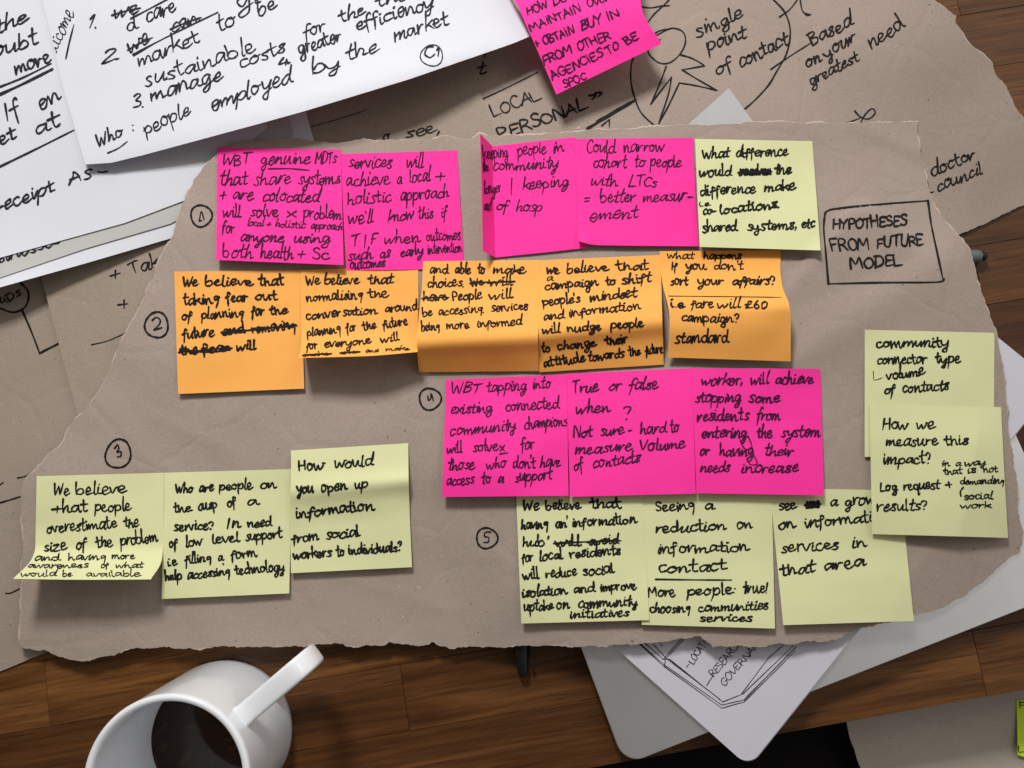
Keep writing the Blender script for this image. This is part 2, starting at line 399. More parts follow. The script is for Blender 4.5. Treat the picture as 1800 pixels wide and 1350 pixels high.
# ------------------------------------------------------------------ handwriting: single-stroke letters drawn with a marker
# x-height 10, y up; strokes split by |
GL = {
'a': (9.4, "7.6,8.8 4,10 1.4,5.6 2,1 4.2,1.2 7,6 8,9.6 7.6,2.4 8.6,.2 10.8,1.8"),
'b': (9, "1,19 .9,9 1.2,.6|1,5.5 4,9.4 7,8 7.6,3.6 5.4,.2 2.6,.3 1.1,2"),
'c': (7.4, "6.6,8.8 4.4,10 2,7.8 1.2,3.4 2.8,.2 5.4,.6 8,2.6"),
'd': (9.6, "7.2,8 5,9.4 2.2,8 1,4.2 2.8,.4 5.6,1.6 7.6,8 8,19 7.6,8 7.8,1.6 10.4,.6"),
'e': (8, "1.2,4.4 4.8,5.4 6,8.2 4.6,10.2 2,8.4 1.2,3.6 2.8,.2 5.4,.6 8.6,3"),
'f': (6.4, "7,16.6 5,18.8 3.2,15.6 2.8,6 2.6,-6.5|0,8.6 6.4,10"),
'g': (9, "7,8.2 4.4,10 1.4,7.6 1.8,2.6 4.6,1.4 7,7.4 7.4,1 6.6,-6.4 3.6,-8.6 1.6,-5.6 5,-1.6 9.4,1.6"),
'h': (9, "1.4,19 1.2,8 1.2,.2 2.2,4.6 4.8,9 6.2,6.4 6.4,1.4 7.6,.2 9.6,1.8"),
'i': (4.4, "1.6,9 1.6,2.4 2.6,.1 4.8,1.6|1.9,13.6 2.5,14.4"),
'j': (5, "3,9 3,-4 1,-8 -1.5,-6|3,13.6 3.5,14.2"),
'k': (8, "1,19 1,9 1,0|7,9.4 1.4,4 4,5 8.4,0"),
'l': (4, "1.4,19 1.2,8 1.4,1.6 2.6,.1 4.4,1.4"),
'm': (13, "1,9.6 1.4,.2 2.2,4.6 4.4,9.2 5.4,7 5.6,.6 6.6,5 9,9.4 10,6.6 10.4,1.2 11.4,.2 13.6,2"),
'n': (9.6, "1,9.6 1.5,.2 2.4,4.4 5,9.4 6.4,7 6.9,1.4 8,.2 10.2,2"),
'o': (8.8, "5.4,9.8 2.6,9 1,4.6 2.6,.4 5.6,1 7.4,5.2 6,9.4 4.2,9 6.8,8.2 9.2,9"),
'p': (8.8, "1,9.6 1.2,1 1,-8|1.1,5.6 4,9.8 7.2,8.2 7.4,3.6 4.6,.8 1.4,2.2"),
'q': (8.6, "7,8.4 4.2,10 1.4,7.4 2,2.4 4.8,1.8 7,7.8 7,-8 9,-5.6"),
'r': (7, "1,9.6 1.4,.2 2.2,4.6 4.2,8.8 7,8.6"),
's': (7, "6.4,9 4,10 2,8.2 4.2,5.2 6,2.4 4,.1 .6,1.2"),
't': (6.6, "3.2,16.5 3,8 3.2,1.6 4.6,.1 7,1.4|0,9.8 6.8,11"),
'u': (9.6, "1,9.6 1.3,2.4 3,.2 5.6,4 7,9.4 7.1,2.2 8.4,.2 10.4,1.8"),
'v': (7.4, "0,9.4 3,.2 6,8.6 8,9.2"),
'w': (11.4, "0,9.6 1.6,.8 2.6,.6 5.4,7.4 6.6,.8 7.6,.6 10,7 10.4,9.6 12,9.2"),
'x': (8, "0,9.4 3.6,5 8,0|7,9.6 3.4,4.4 0,-.4"),
'y': (8.6, "0,9.4 1.2,4 3.4,2 6.2,5 7.4,9.4 6.8,0 5,-7.6 2,-7.6 2.4,-4 8.6,1.6"),
'z': (7.6, "0,9 6.4,9.2 .2,.2 7.4,.6"),
'ħ': (8.6, "1.2,13.5 1.3,.2 2.2,4.4 4.8,9 6,6.6 6.3,1.4 7.4,.2 9.2,1.8"),
'ğ': (8.6, "7.4,8.4 4.6,10 2,7.6 3.2,4.4 6.2,5.8 7.4,9.4 7,1.6 6,-7.8"),
'ƒ': (6.4, "6,12.6 4,14.4 2.8,10.4 2.5,2 2,-6.5|.1,6.8 3.4,7.8 6.4,9"),
'ş': (7.6, "6.4,10 5.2,5.4 4,.8 1.4,-.6 .6,1.8 3.4,4.4 8,4.6"),
'A': (9.4, "0,0 3,9 4.4,16 6,9 8.4,0|1.4,5.6 8,6.4"),
'B': (8.6, "1.2,0 1,16|0,15.6 5,16 6.4,12.6 1.4,8.6 6.6,7.4 7,2 .6,0"),
'C': (8.8, "8,13.6 5.4,16 2.2,13 1,7.6 2.4,2 5.4,0 8.6,2.6"),
'D': (9.4, "1.2,0 1,16|0,15.6 5,15.4 8,10.4 7,3.6 .4,0"),
'E': (8, "7.4,15.4 1.2,15.8 1,8 1.2,0 7.6,.8|1.2,8 6.2,8.6"),
'F': (7.6, "7.6,16 1,15.4 1.2,8 1,0|1,8 6.2,8.6"),
'G': (9.4, "8,13.6 5.2,16 2,12.6 1,7 3,1 6.2,0 8.4,4.4 8.4,7 5,6.8"),
'H': (9.6, "1,16 1.2,0|8,16 8.2,0|1.2,8 8.4,8.8"),
'I': (5, "1.6,16 1.6,0"),
'í': (4.4, "2,11.6 2,0|2,15.4 2.4,16.2"),
'K': (9, "1,16 1,0|8,15.6 1.2,7 8.6,0"),
'L': (7.8, "1,16 1,1 2,0 8.2,.8"),
'M': (11.4, "0,0 1.4,16 5,6 9,16 10.4,0"),
'N': (9.6, "1,0 1.2,16 4.6,8 8,.6 8.2,16"),
'O': (10, "5,16 2,13 1,7 3,.6 6.4,.4 9,6 8,13 5,16 3.8,15.6"),
'P': (8, "1.2,0 1,15.6 5,16 7.2,12.6 5.4,8.4 1.2,7.4"),
'R': (8.8, "1.2,0 1,15.6 5,16 7,12.6 5.2,9 1.2,7.6 4.4,7 8.6,0"),
'S': (8, "7,13.6 4.4,16 1.6,13.4 3,9.4 6.4,7 6.8,2.6 4,0 .6,1.8"),
'T': (8.6, "4.2,15.6 4.2,8 4.4,0|0,14.8 4,15.8 8.8,16.6"),
'U': (9.2, "1,16 1,4 3.4,0 6.4,1.6 8,16"),
'V': (8.8, "0,16 4,0 8.4,16"),
'W': (12.4, "0,16 2.6,0 5.6,11 8,0 11.6,16"),
'Y': (8.8, "0,16 4.2,8|8.4,16 4.2,8 3.2,0"),
'0': (8.6, "4.4,14 1.6,11 1.4,4 4,0 7,4 6.8,11 4.4,14"),
'1': (4, "1,10.6 2.6,14 2.4,0"),
'2': (8, "1,11 3,14 6,12.6 6,9 1,0 8,.6"),
'3': (7.6, "1,12.6 4,14 6.2,11.4 3,7.6 6.8,5 5.4,.6 .8,.8"),
'4': (7.6, "3.6,14 .6,5 8,6|6,10 6,-1"),
'5': (7.6, "6.6,14 1.8,14 1.4,8 5,8.2 6.6,4 4,.4 .6,1"),
'6': (7.8, "5.6,14 2,9 1.4,3 4,0 6.8,3 5,6.6 2,5"),
'£': (8.6, "7.4,12.4 5,14 3.2,10.6 3.4,4 .6,0 8,.6|.4,6.6 6.6,7.2"),
'+': (8.4, "4,10.6 4,1|0,5.6 8,6.2"),
'-': (6, "0,5 5.6,5.4"), '=': (7.6, "0,7.4 7,8|0,3 6.6,3.8"),
'.': (3, "1,.2 1.7,.7"), ',': (3.4, "1.8,1.4 1.4,-1 .4,-3.4"), ':': (3.4, "1,1 1.6,1.4|1.2,8 1.8,8.4"),
"'": (3, "1.6,17 1.2,12.5"), '!': (3.4, "1.6,17 1.4,5|1.4,0 1.8,.4"), '/': (6, "5,19 1,-5"),
'(': (4, "3.6,18 1,10 1.2,2 3.4,-4"),
'?': (7.4, "1,12.4 3.2,15.4 6,13.2 5,8.6 3.6,5.6|3.2,.2 3.8,.8"),
'»': (9, "0,11 5,7 .6,2|5,11.5 10,7.6 5.6,2.4"),
}
def parse(s):
    return [[tuple(float(v) for v in p.split(',')) for p in st_.split()] for st_ in s.split('|')]
GL = {k: (w, parse(s)) for k, (w, s) in GL.items()}

def crom(p, k=4):
    if len(p) < 3:
        return [(p[0][0] + (p[-1][0] - p[0][0]) * t / 3, p[0][1] + (p[-1][1] - p[0][1]) * t / 3) for t in range(4)]
    q = [p[0]] + list(p) + [p[-1]]; out = []
    for i in range(1, len(q) - 2):
        a, b_, c_, d = q[i - 1], q[i], q[i + 1], q[i + 2]
        for j in range(k):
            t = j / k; t2, t3 = t * t, t * t * t
            out.append(tuple(.5 * (2 * b_[m] + (c_[m] - a[m]) * t + (2 * a[m] - 5 * b_[m] + 4 * c_[m] - d[m]) * t2 + (3 * b_[m] - a[m] - 3 * c_[m] + d[m]) * t3) for m in (0, 1)))
    out.append(tuple(q[-1])); return out

rj = random.Random(11)
def hand(word, style):
    if style == 'B':
        word = word.replace('th', 'tħ').replace('ing', 'inğ')
        word = word.replace('f', 'ƒ')
    return word
def word_strokes(word, x0, y0, x1, y1, xh, style='B'):
    """strokes of one word in photo pixels; baseline from (x0,y0) to (x1,y1)"""
    w = hand(word, style)
    tot = sum(GL[c_][0] for c_ in w) + .6
    L_ = math.hypot(x1 - x0, y1 - y0); cx, sx = (x1 - x0) / L_, (y1 - y0) / L_
    k = L_ / max(tot, 1); out = []; pen = 0.0
    sl = {'A': .16, 'B': .05, 'C': .02}[style] + rj.uniform(-.05, .05)
    if w in ('I', 'í', '1', 'l', '/', "'", '.', '!', '('): k = min(k, xh / 10.)
    joiners = set('acdehiklmnutħ'); link = None
    for ci, c_ in enumerate(w):
        adv, strokes = GL[c_]
        jt = .25 if style == 'C' else .62
        dy, ks, rot = rj.uniform(-1.2, 1.2), rj.uniform(.84, 1.14), rj.uniform(-.10, .10) + sl
        body = []
        for s in strokes:
            pts = []
            for (gx, gy) in s:
                gx += rj.uniform(-jt, jt); gy = gy * ks + rj.uniform(-jt, jt) + dy
                a = (pen + gx + gy * rot) * k; b_ = gy / 10. * xh
                pts.append((x0 + a * cx + b_ * sx, y0 + a * sx - b_ * cx))
            body.append(pts)
        if link is not None and c_ in 'eurnmpsy':
            body[0] = link + body[0] if c_ == 'e' else link[:-1] + body[0]; link = None
        if link is not None: out.append(crom(link, 4)); link = None
        ex = max(range(len(body)), key=lambda i: strokes[i][-1][0])
        if style != 'C' and c_ in joiners and ci < len(w) - 1 and strokes[ex][-1][1] < 4 and rj.random() < .72:
            link = body.pop(ex)
        out += [crom(q, 4) for q in body]
        pen += adv * rj.uniform(.95, 1.03)
    if link is not None: out.append(crom(link, 4))
    return out

class Ink:
    """collects ribbons of ink lying on one sheet"""
    def __init__(self, o, z=.00017):
        self.o, self.bv, self.z = o, BV[o.name], z; self.v, self.f = [], []; self.k = 0
    def hit(self, p):
        h = self.bv.ray_cast(CAM, ray(*p).normalized())
        if h[0] is None: return None
        n_ = h[1] if h[1].z > 0 else -h[1]
        return h[0] + n_ * (self.z + (self.k % 17) * .0000025)
    def stroke(self, pts, w, taper=True):
        self.k += 1
        q = [pts[0]]
        for p in pts[1:]:
            if math.hypot(p[0] - q[-1][0], p[1] - q[-1][1]) > .55: q.append(p)
        if len(q) == 1: q.append((q[0][0] + .6, q[0][1] + .3))
        nq = len(q); hw = []; ph = rj.random() * 9
        for i in range(nq):
            hw.append(w * .41 * (1 + .13 * math.sin(i * .5 + ph) + .10 * math.sin(i * 1.3 + 2 * ph) + (.16 if i < 3 else 0) - (.25 if taper and i > nq - 3 else 0)))
        tan = []
        for i in range(nq):
            a, b_ = q[max(i - 1, 0)], q[min(i + 1, nq - 1)]; d = math.hypot(b_[0] - a[0], b_[1] - a[1]) or 1e-6
            tan.append(((b_[0] - a[0]) / d, (b_[1] - a[1]) / d))
        rows = []
        def cap(p, t_, r, sgn):
            for a_ in ((.98, .25), (.8, .62)) if sgn > 0 else ((.8, .62), (.98, .25)):
                rows.append((p[0] - sgn * t_[0] * r * a_[0], p[1] - sgn * t_[1] * r * a_[0], t_, r * a_[1]))
        cap(q[0], tan[0], hw[0], 1)
        for i in range(nq):
            rows.append((q[i][0], q[i][1], tan[i], hw[i]))
        cap(q[-1], tan[-1], hw[-1], -1)
        prev = None
        for (x, y, t_, r) in rows:
            a = self.hit((x - t_[1] * r, y + t_[0] * r)); b_ = self.hit((x + t_[1] * r, y - t_[0] * r))
            if a is None or b_ is None: prev = None; continue
            i = len(self.v); self.v += [a, b_]
            if prev is not None: self.f.append((prev, prev + 1, i + 1, i))
            prev = i
        # round the hairpins
        for i in range(1, nq - 1):
            a, b_, c_ = q[i - 1], q[i], q[i + 1]
            u1 = (b_[0] - a[0], b_[1] - a[1]); u2 = (c_[0] - b_[0], c_[1] - b_[1])
            d = math.hypot(*u1) * math.hypot(*u2)
            if d > 0 and (u1[0] * u2[0] + u1[1] * u2[1]) / d < .35:
                ring = [self.hit((b_[0] + hw[i] * math.cos(m * math.pi / 4), b_[1] + hw[i] * math.sin(m * math.pi / 4))) for m in range(8)]
                if None not in ring:
                    n0 = len(self.v); self.v += ring; self.f.append(tuple(range(n0, n0 + 8)))
    def done(self, mat, name='handwriting'):
        fs_ = []
        for f in self.f:
            a, b_, c_ = (self.v[i] for i in f[:3])
            fs_.append(f if (b_ - a).cross(c_ - a).z > 0 else tuple(reversed(f)))
        return mesh_obj(name, self.v, fs_, mat, self.o, True)

def write(o, mat, org, s, lines, style, w, marks=(), name='handwriting'):
    """lines: (x-height, y0, y1, word, x0, x1, word, x0, x1, ...) in crop pixels of a crop at org with scale s.
       a word starting with ~ is crossed out, with # is scribbled over"""
    ik = Ink(o)
    for L_ in lines:
        xh, ya, yb = L_[:3]; ws = L_[3:]
        xa, xb = ws[1], ws[-1]
        yl = lambda x: ya + (yb - ya) * (x - xa) / max(1, xb - xa)
        for i in range(0, len(ws), 3):
            t_, a, b_ = ws[i:i + 3]
            x0, x1 = org[0] + a / s, org[0] + b_ / s; y0, y1 = org[1] + yl(a) / s, org[1] + yl(b_) / s
            raw = t_.lstrip('~#')
            nat = (x1 - x0) / (sum(GL[c_][0] for c_ in raw) / 10.) / (xh / s)       # squeezed words get a finer line
            wf = max(.52, min(1.0, .42 + .6 * nat)) * max(.62, min(1.0, xh / s / 9.2)) * rj.uniform(.93, 1.07)
            for st_ in word_strokes(raw, x0, y0, x1, y1, xh / s, style): ik.stroke(st_, w * wf * rj.uniform(.94, 1.06))
            if t_[0] in '~#':
                h_ = xh / s
                ik.stroke(crom([(x0 - 2, y0 - h_ * .45), ((x0 + x1) / 2, (y0 + y1) / 2 - h_ * .58), (x1 + 2, y1 - h_ * .5)], 8), w * 1.05)
            if t_[0] == '#':
                n_ = max(3, int((x1 - x0) / 4)); pts = []
                for m in range(2 * n_):
                    f_ = m / (2 * n_ - 1)
                    pts.append((x0 + (x1 - x0) * f_ + rj.uniform(-1.5, 1.5), y0 + (y1 - y0) * f_ - (h_ * .95 if m % 2 else h_ * .05)))
                ik.stroke(crom(pts, 3), w * 1.25)
    for mk in marks:
        ww = w
        if isinstance(mk[0], (int, float)): ww, mk = mk[0], mk[1:]
        ik.stroke(crom([(org[0] + x / s, org[1] + y / s) for x, y in mk], 6), ww)
    return ik.done(mat, name)

def ring(cx, cy, rx, ry, a0=-1.9, extra=.5, tilt=0.0):
    out = []
    for i in range(22):
        a = a0 + (2 * math.pi + extra) * i / 21; g_ = 1 + .045 * math.sin(3.1 * a + cx)
        x, y = rx * g_ * math.cos(a), ry * g_ * math.sin(a)
        out.append((cx + x * math.cos(tilt) - y * math.sin(tilt), cy + x * math.sin(tilt) + y * math.cos(tilt)))
    return out

# ------------------------------------------------------------------ the brown and white sheets under the notes
left = sheet('kraft_sheet', [(-160, 440), (40, 400), (250, 500), (300, 900), (240, 1040), (83, 1146), (0, 1180), (-160, 1246)], z_left, KRAFT_B, 18, .4, 2)
tag(left, 'brown paper sheet at far left with a circled 4Ds and an L shaped marker line', 'brown paper')
right = sheet('kraft_sheet', [(800, -120), (1560, -120), (1642, 0), (1682, 28), (1680, 40), (1703, 73), (1738, 106), (1748, 128), (1765, 151), (1783, 184), (1802, 216), (1860, 300),
        (1860, 334), (1800, 360), (1682, 413), (1560, 470), (820, 470), (700, 300)], z_right, KRAFT, 16, 1.6, 4, 4, 1.3)
tag(right, 'brown paper sheet in top right corner with a stick person drawn in a circle', 'brown paper')
mid = sheet('kraft_sheet', [(73, 488), (137, 733), (150, 790), (420, 700), (900, 320), (870, 237), (825, 106), (800, 30), (400, 120), (60, 400)], z_mid, KRAFT_B, 16, .3, 6)
tag(mid, 'brown paper sheet partly shaded beneath the white sheets, with small plus signs', 'brown paper')

low = sheet('white_sheet', [(-160, 150), (300, 60), (505, 80), (552, 248), (560, 300), (330, 411), (300, 419), (150, 463), (0, 505), (-160, 551)], lambda x, y: z_stack(x, y), WHITE, 16, 0, 1)
tag(low, 'lowest white sheet of the stack showing only a thin bright edge', 'white paper', 'white sheets stacked at top left')
mdl = sheet('white_sheet', [(-160, 130), (260, 50), (480, 60), (515, 235), (330, 376), (300, 393), (150, 437), (0, 488), (-160, 530)], lambda x, y: z_stack(x, y) + .9 , WHITE_SHADE, 16, 0, 1)
tag(mdl, 'second white sheet from below, reading businesses along its edge', 'white paper', 'white sheets stacked at top left')
upp = sheet('white_sheet', [(-160, -80), (250, -80), (440, 60), (470, 225), (420, 262), (325, 352), (219, 392), (100, 425), (0, 453), (-160, 497)], lambda x, y: z_stack(x, y) + 1.8 , WHITE, 16, 0, 1)
tag(upp, 'white sheet at left edge with ruled underlines and the words If and at', 'white paper', 'white sheets stacked at top left')
top = sheet('white_sheet', [(60, -60), (75, 0), (110, 150), (150, 289), (196, 286), (250, 273), (450, 219), (533, 196), (720, 139), (900, 77), (936, 62), (900, 0), (880, -60)], z_top, WHITE, 14, 0, 1)
tag(top, 'topmost white sheet with a numbered list from 1 to 3 and a lifted lower edge', 'white paper', 'white sheets stacked at top left')

# the laptop, the writing pad on it, pens: under the main sheet
def slab(name, corners, z0, z1, rad, mat, parent=None, bevel=.0012):
    """corners in world xy, rounded"""
    out = []
    nC = len(corners)
    for i in range(nC):
        p0, p, p1 = (Vector(corners[(i + k) % nC]) for k in (-1, 0, 1))
        a, b_ = (p0 - p).normalized(), (p1 - p).normalized()
        half = a.angle(b_) / 2; d = rad / math.tan(half); c_ = p + (a + b_).normalized() * rad / math.sin(half)
        s0, s1 = p + a * d - c_, p + b_ * d - c_
        for k in range(9):
            t = k / 8; v = (s0 * (1 - t) + s1 * t); out.append(c_ + v.normalized() * rad)
    cen = sum(out, Vector((0, 0))) / len(out)
    lv = []
    for (dz, ins) in ((z0 + 0, bevel), (z0 + bevel, 0), (z1 - bevel, 0), (z1 - bevel * .3, bevel * .3), (z1, bevel)):
        lv.append([(p - (p - cen).normalized() * ins).to_3d() + Vector((0, 0, dz)) for p in out])
    V = [v for r in lv for v in r]; n_ = len(out); F_ = []
    for r in range(len(lv) - 1):
        for i in range(n_):
            j = (i + 1) % n_; F_.append((r * n_ + i, r * n_ + j, (r + 1) * n_ + j, (r + 1) * n_ + i))
    F_.append(tuple(range((len(lv) - 1) * n_, len(lv) * n_))); F_.append(tuple(reversed(range(n_))))
    me = mesh_obj(name, V, F_, mat, parent, False)
    BV[me.name] = BVHTree.FromPolygons([tuple(v) for v in V], F_)
    return me
lap = empty('laptop', (lc.x, lc.y, 0))
q = [p - lc for p in LAP]
slab('base', q, .001, .0068, .012, ALU_D, lap); slab('lid', q, .0072, ZL, .012, ALU, lap, .0010)
tag(lap, 'closed silver laptop with rounded corners beneath the brown paper and pad', 'laptop')
pad = empty('writing_pad', (0, 0, 0))
q = PADQ
slab('page_block', q, ZL + .0004, ZP - .0006, .0085, PAD, pad, .0002)
sh = slab('top_page', [p + pn * .0008 for p in q], ZP - .0005, ZP, .0085, PAD, pad, .0001)
tag(pad, 'white writing pad with rounded corners and a triple line hexagon drawn on it', 'notepad')

def lathe(name, prof, a, b_, mat, parent, seg=28):
    a, b_ = Vector(a), Vector(b_); d = (b_ - a).normalized(); s_ = d.orthogonal().normalized(); t_ = d.cross(s_)
    V, F_ = [], []
    for (x, r) in prof:
        for k in range(seg):
            g_ = 2 * math.pi * k / seg; V.append(a + d * x + (s_ * math.cos(g_) + t_ * math.sin(g_)) * r)
    for i in range(len(prof) - 1):
        for k in range(seg):
            k2 = (k + 1) % seg; F_.append((i * seg + k, i * seg + k2, (i + 1) * seg + k2, (i + 1) * seg + k))
    F_.append(tuple(reversed(range(seg)))); F_.append(tuple(range((len(prof) - 1) * seg, len(prof) * seg)))
    return mesh_obj(name, V, F_, mat, parent, True)
def box(name, c0, ax, ay, az, mat, parent):
    V = [c0 + ax * x + ay * y + az * z for x in (-1, 1) for y in (-1, 1) for z in (-1, 1)]
    F_ = [(0, 1, 3, 2), (4, 6, 7, 5), (0, 4, 5, 1), (2, 3, 7, 6), (0, 2, 6, 4), (1, 5, 7, 3)]
    o = mesh_obj(name, V, F_, mat, parent, False)
    m = o.modifiers.new('bevel', 'BEVEL'); m.width = min(ax.length, ay.length, az.length) * .5; m.segments = 2
    return o
pt = at(1733.5, 450.5, .0046); pb = at(1400, 462, .0046)
pen = empty('grey_pen'); tag(pen, 'grey green pen end poking out from under the right side of brown paper', 'pen')
dd = (pb - pt).normalized()
lathe('barrel', [(.0042, .0036), (.0048, .0042), (.0075, .00445), (.03, .0045), (.115, .0045), (.132, .0012)], pt, pb, PEN_G, pen)
lathe('push_button', [(0, .0014), (.0005, .0024), (.0016, .0028), (.0043, .0029)], pt, pb, BLACK, pen)
side = dd.cross(Vector((0, 0, 1))).normalized()
if side.y > 0: side = -side
box('clip', pt + dd * .025 + side * .0056, dd * .013, side * .0006, Vector((0, 0, .0014)), BLACK, pen)
pt = at(920, 1187, .0052); pb = at(905, 1020, .0052); dd = (pb - pt).normalized()
mk = empty('black_marker_pen'); tag(mk, 'black marker pen cap poking out below the torn bottom edge of brown paper', 'pen')
lathe('cap', [(0, .0018), (.0006, .0026), (.003, .0033), (.014, .0046), (.02, .0051), (.05, .0051)], pt, pb, BLACK, mk)
lathe('barrel', [(.0503, .0047), (.1, .0049), (.125, .0047)], pt, pb, BLACK, mk)
side = dd.cross(Vector((0, 0, 1))).normalized()
if side.x < 0: side = -side
box('clip', pt + dd * .024 + side * .0056 + Vector((0, 0, .001)), dd * .019, side * .0009, Vector((0, 0, .0016)), BLACK, mk)

# a pale scrap and a lime note peeping over the main sheet's top edge
scrap = sheet('paper_scrap', [(1281, 155), (1326, 217), (1345, 262), (1180, 250), (1210, 218)], lambda x, y: 5.4 + .012 * (217 - y), GREY, 10)
tag(scrap, 'pale grey translucent paper corner standing out above the brown paper', 'paper scrap')
ltip = sheet('sticky_note', [(1337, 214), (1362, 203), (1372, 226), (1390, 280), (1330, 280)], lambda x, y: 5.0 + .02 * (215 - y), LIME, 6)
tag(ltip, 'lime green sticky note showing only its tip above the brown paper', 'sticky note')

# the main torn sheet
MAIN = [(332, 335), (347, 310), (362, 290), (378, 272), (396, 256), (408, 250), (428, 246), (450, 247), (513, 245), (551, 249), (601, 249), (677, 248), (727, 243), (757, 249), (782, 240), (828, 244), (843, 234), (863, 239),
 (900, 238), (1011, 232), (1127, 223), (1220, 219), (1350, 215), (1488, 217), (1540, 216), (1614, 213), (1611, 240), (1617, 254), (1624, 297), (1632, 333), (1642, 363), (1647, 370), (1670, 400), (1687, 418), (1708, 437), (1710, 458),
 (1723, 506), (1738, 554), (1750, 584), (1759, 607), (1763, 642), (1766, 690), (1776, 780), (1786, 843), (1794, 900), (1797, 945), (1791, 970), (1760, 991), (1740, 1010), (1720, 1028), (1698, 1045), (1670, 1060), (1635, 1078), (1604, 1084),
 (1539, 1096), (1509, 1103), (1491, 1112), (1468, 1125), (1431, 1127), (1350, 1134), (1253, 1136), (1237, 1125), (1230, 1118), (1210, 1120), (1167, 1128), (1114, 1133), (1021, 1135), (900, 1132), (883, 1136), (775, 1136), (760, 1129), (732, 1133), (684, 1129),
 (672, 1135), (586, 1132), (450, 1136), (325, 1140), (297, 1136), (219, 1140), (201, 1153), (176, 1157), (143, 1162), (121, 1158), (100, 1151), (78, 1141), (43, 1140), (34, 1136), (37, 1090), (38, 1035), (38, 909), (37, 860), (48, 837), (63, 825),
 (83, 801), (108, 778), (121, 755), (137, 733), (161, 708), (176, 682), (196, 640), (222, 582), (247, 531), (267, 496), (285, 451), (300, 415), (317, 368)]
main = sheet('torn_kraft_sheet', MAIN, z_main, KRAFT, 9, 2.3, 7, 3, 2.2, .00025)
tag(main, 'large torn brown paper sheet in the middle holding the rows of sticky notes', 'brown paper')

# ------------------------------------------------------------------ sticky notes
def interp(ts, vals, t):
    """monotone cubic through (ts, vals)"""
    n_ = len(ts)
    if n_ == 2: return vals[0] + (vals[1] - vals[0]) * (t - ts[0]) / (ts[1] - ts[0])
    h = [ts[i + 1] - ts[i] for i in range(n_ - 1)]; dl = [(vals[i + 1] - vals[i]) / h[i] for i in range(n_ - 1)]
    m = [dl[0]] + [0 if dl[i - 1] * dl[i] <= 0 else 2 * dl[i - 1] * dl[i] / (dl[i - 1] + dl[i]) for i in range(1, n_ - 1)] + [dl[-1]]
    i = max(0, min(n_ - 2, next((k for k in range(n_ - 1) if t <= ts[k + 1]), n_ - 2)))
    u = (t - ts[i]) / h[i]; u2, u3 = u * u, u * u * u
    return (2*u3-3*u2+1)*vals[i] + (u3-2*u2+u)*h[i]*m[i] + (-2*u3+3*u2)*vals[i+1] + (u3-u2)*h[i]*m[i+1]
NS = 40.0
NOTES = 'sticky notes stuck on the torn brown paper'
def note(mat, rows, vs_, label, lift=0.4, us=None, nu=16, nv=26, zf=None, group=NOTES, ulin=False):
    """rows of (x, y, mm above the brown paper), top to bottom; vs_ the place of each row down the note"""
    us = us or [i / (len(rows[0]) - 1) for i in range(len(rows[0]))]
    zf = zf or z_main
    global NS
    NS += 1.7; pts = []
    ul = sorted(set([i / nu for i in range(nu + 1)] + list(us)))
    for j in range(nv + 1):
        v = j / nv
        cp = [tuple(interp(vs_, [r[i][k] for r in rows], v) for k in (0, 1, 2)) for i in range(len(us))]
        for u in ul:
            if ulin:
                i = max(0, min(len(us) - 2, next((k for k in range(len(us) - 1) if u <= us[k + 1]), len(us) - 2)))
                f_ = (u - us[i]) / (us[i + 1] - us[i]); x, y, z = (cp[i][k] * (1 - f_) + cp[i + 1][k] * f_ for k in (0, 1, 2))
            else: x, y, z = (interp(us, [c_[k] for c_ in cp], u) for k in (0, 1, 2))
            z += .55 * sm(v, .08, .4) * (nz(x, y, 95, NS) + .5) + .28 * sm(v, .1, .3) * (nz(x, y, 38, NS + 3) + .5)
            pts.append(at(x, y, (zf(x, y) + lift + z) * .001))
    n_ = len(ul); F_ = [(j * n_ + i, (j + 1) * n_ + i, (j + 1) * n_ + i + 1, j * n_ + i + 1) for j in range(nv) for i in range(n_ - 1)]
    o = mesh_obj('sticky_note', pts, F_, mat, None, True, None, .00012)
    BV[o.name] = BVHTree.FromPolygons([tuple(v) for v in pts], F_)
    return tag(o, label, 'sticky note', group)
def quad(tl, tr, br, bl, zt=0.0, zm=.8, zb=2.5, zbl=None):
    zbl = zb if zbl is None else zbl
    rows = []
    for v, z, z2 in ((0, zt, zt), (.35, zm * .5, zm * .5), (.7, (zm + zb) * .5, (zm + zbl) * .5), (1, zb, zbl)):
        a = [tl[k] + (bl[k] - tl[k]) * v for k in (0, 1)]; b_ = [tr[k] + (br[k] - tr[k]) * v for k in (0, 1)]
        rows.append([(a[0], a[1], z2), (b_[0], b_[1], z)])
    return rows, [0, .35, .7, 1]
C = 5.625

# row one: pink
n2 = note(PINK, [[(599.8, 270.5, 0), (804.2, 264, 0)], [(602, 340, .4), (808, 340, .6)], [(606, 420, .5), (813, 420, .6)], [(609, 476, .5), (815.4, 472, .4)]], [0, .35, .75, 1],
          'pink note reading services will achieve a local and holistic approach')
write(n2, INK_P, (590, 240), C, [(75, 310, 305, 'services', 120, 570, 'will', 695, 875), (75, 495, 435, 'achieve', 95, 540, 'a', 600, 660, 'local', 725, 945, '+', 990, 1090),
    (75, 675, 600, 'holistic', 110, 555, 'approach', 630, 1130), (70, 865, 800, "we'll", 120, 375, 'know', 515, 780, 'this', 810, 975, 'if', 1040, 1100),
    (62, 1080, 1015, 'T', 150, 235, '/', 280, 305, 'F', 340, 405, 'when', 475, 850, 'outcomes', 895, 1245), (62, 1225, 1140, 'such', 120, 370, 'as', 430, 545, 'early', 635, 870, 'intervention', 910, 1255),
    (58, 1312, 1290, 'outcomes', 140, 495)], 'A', 3.1)
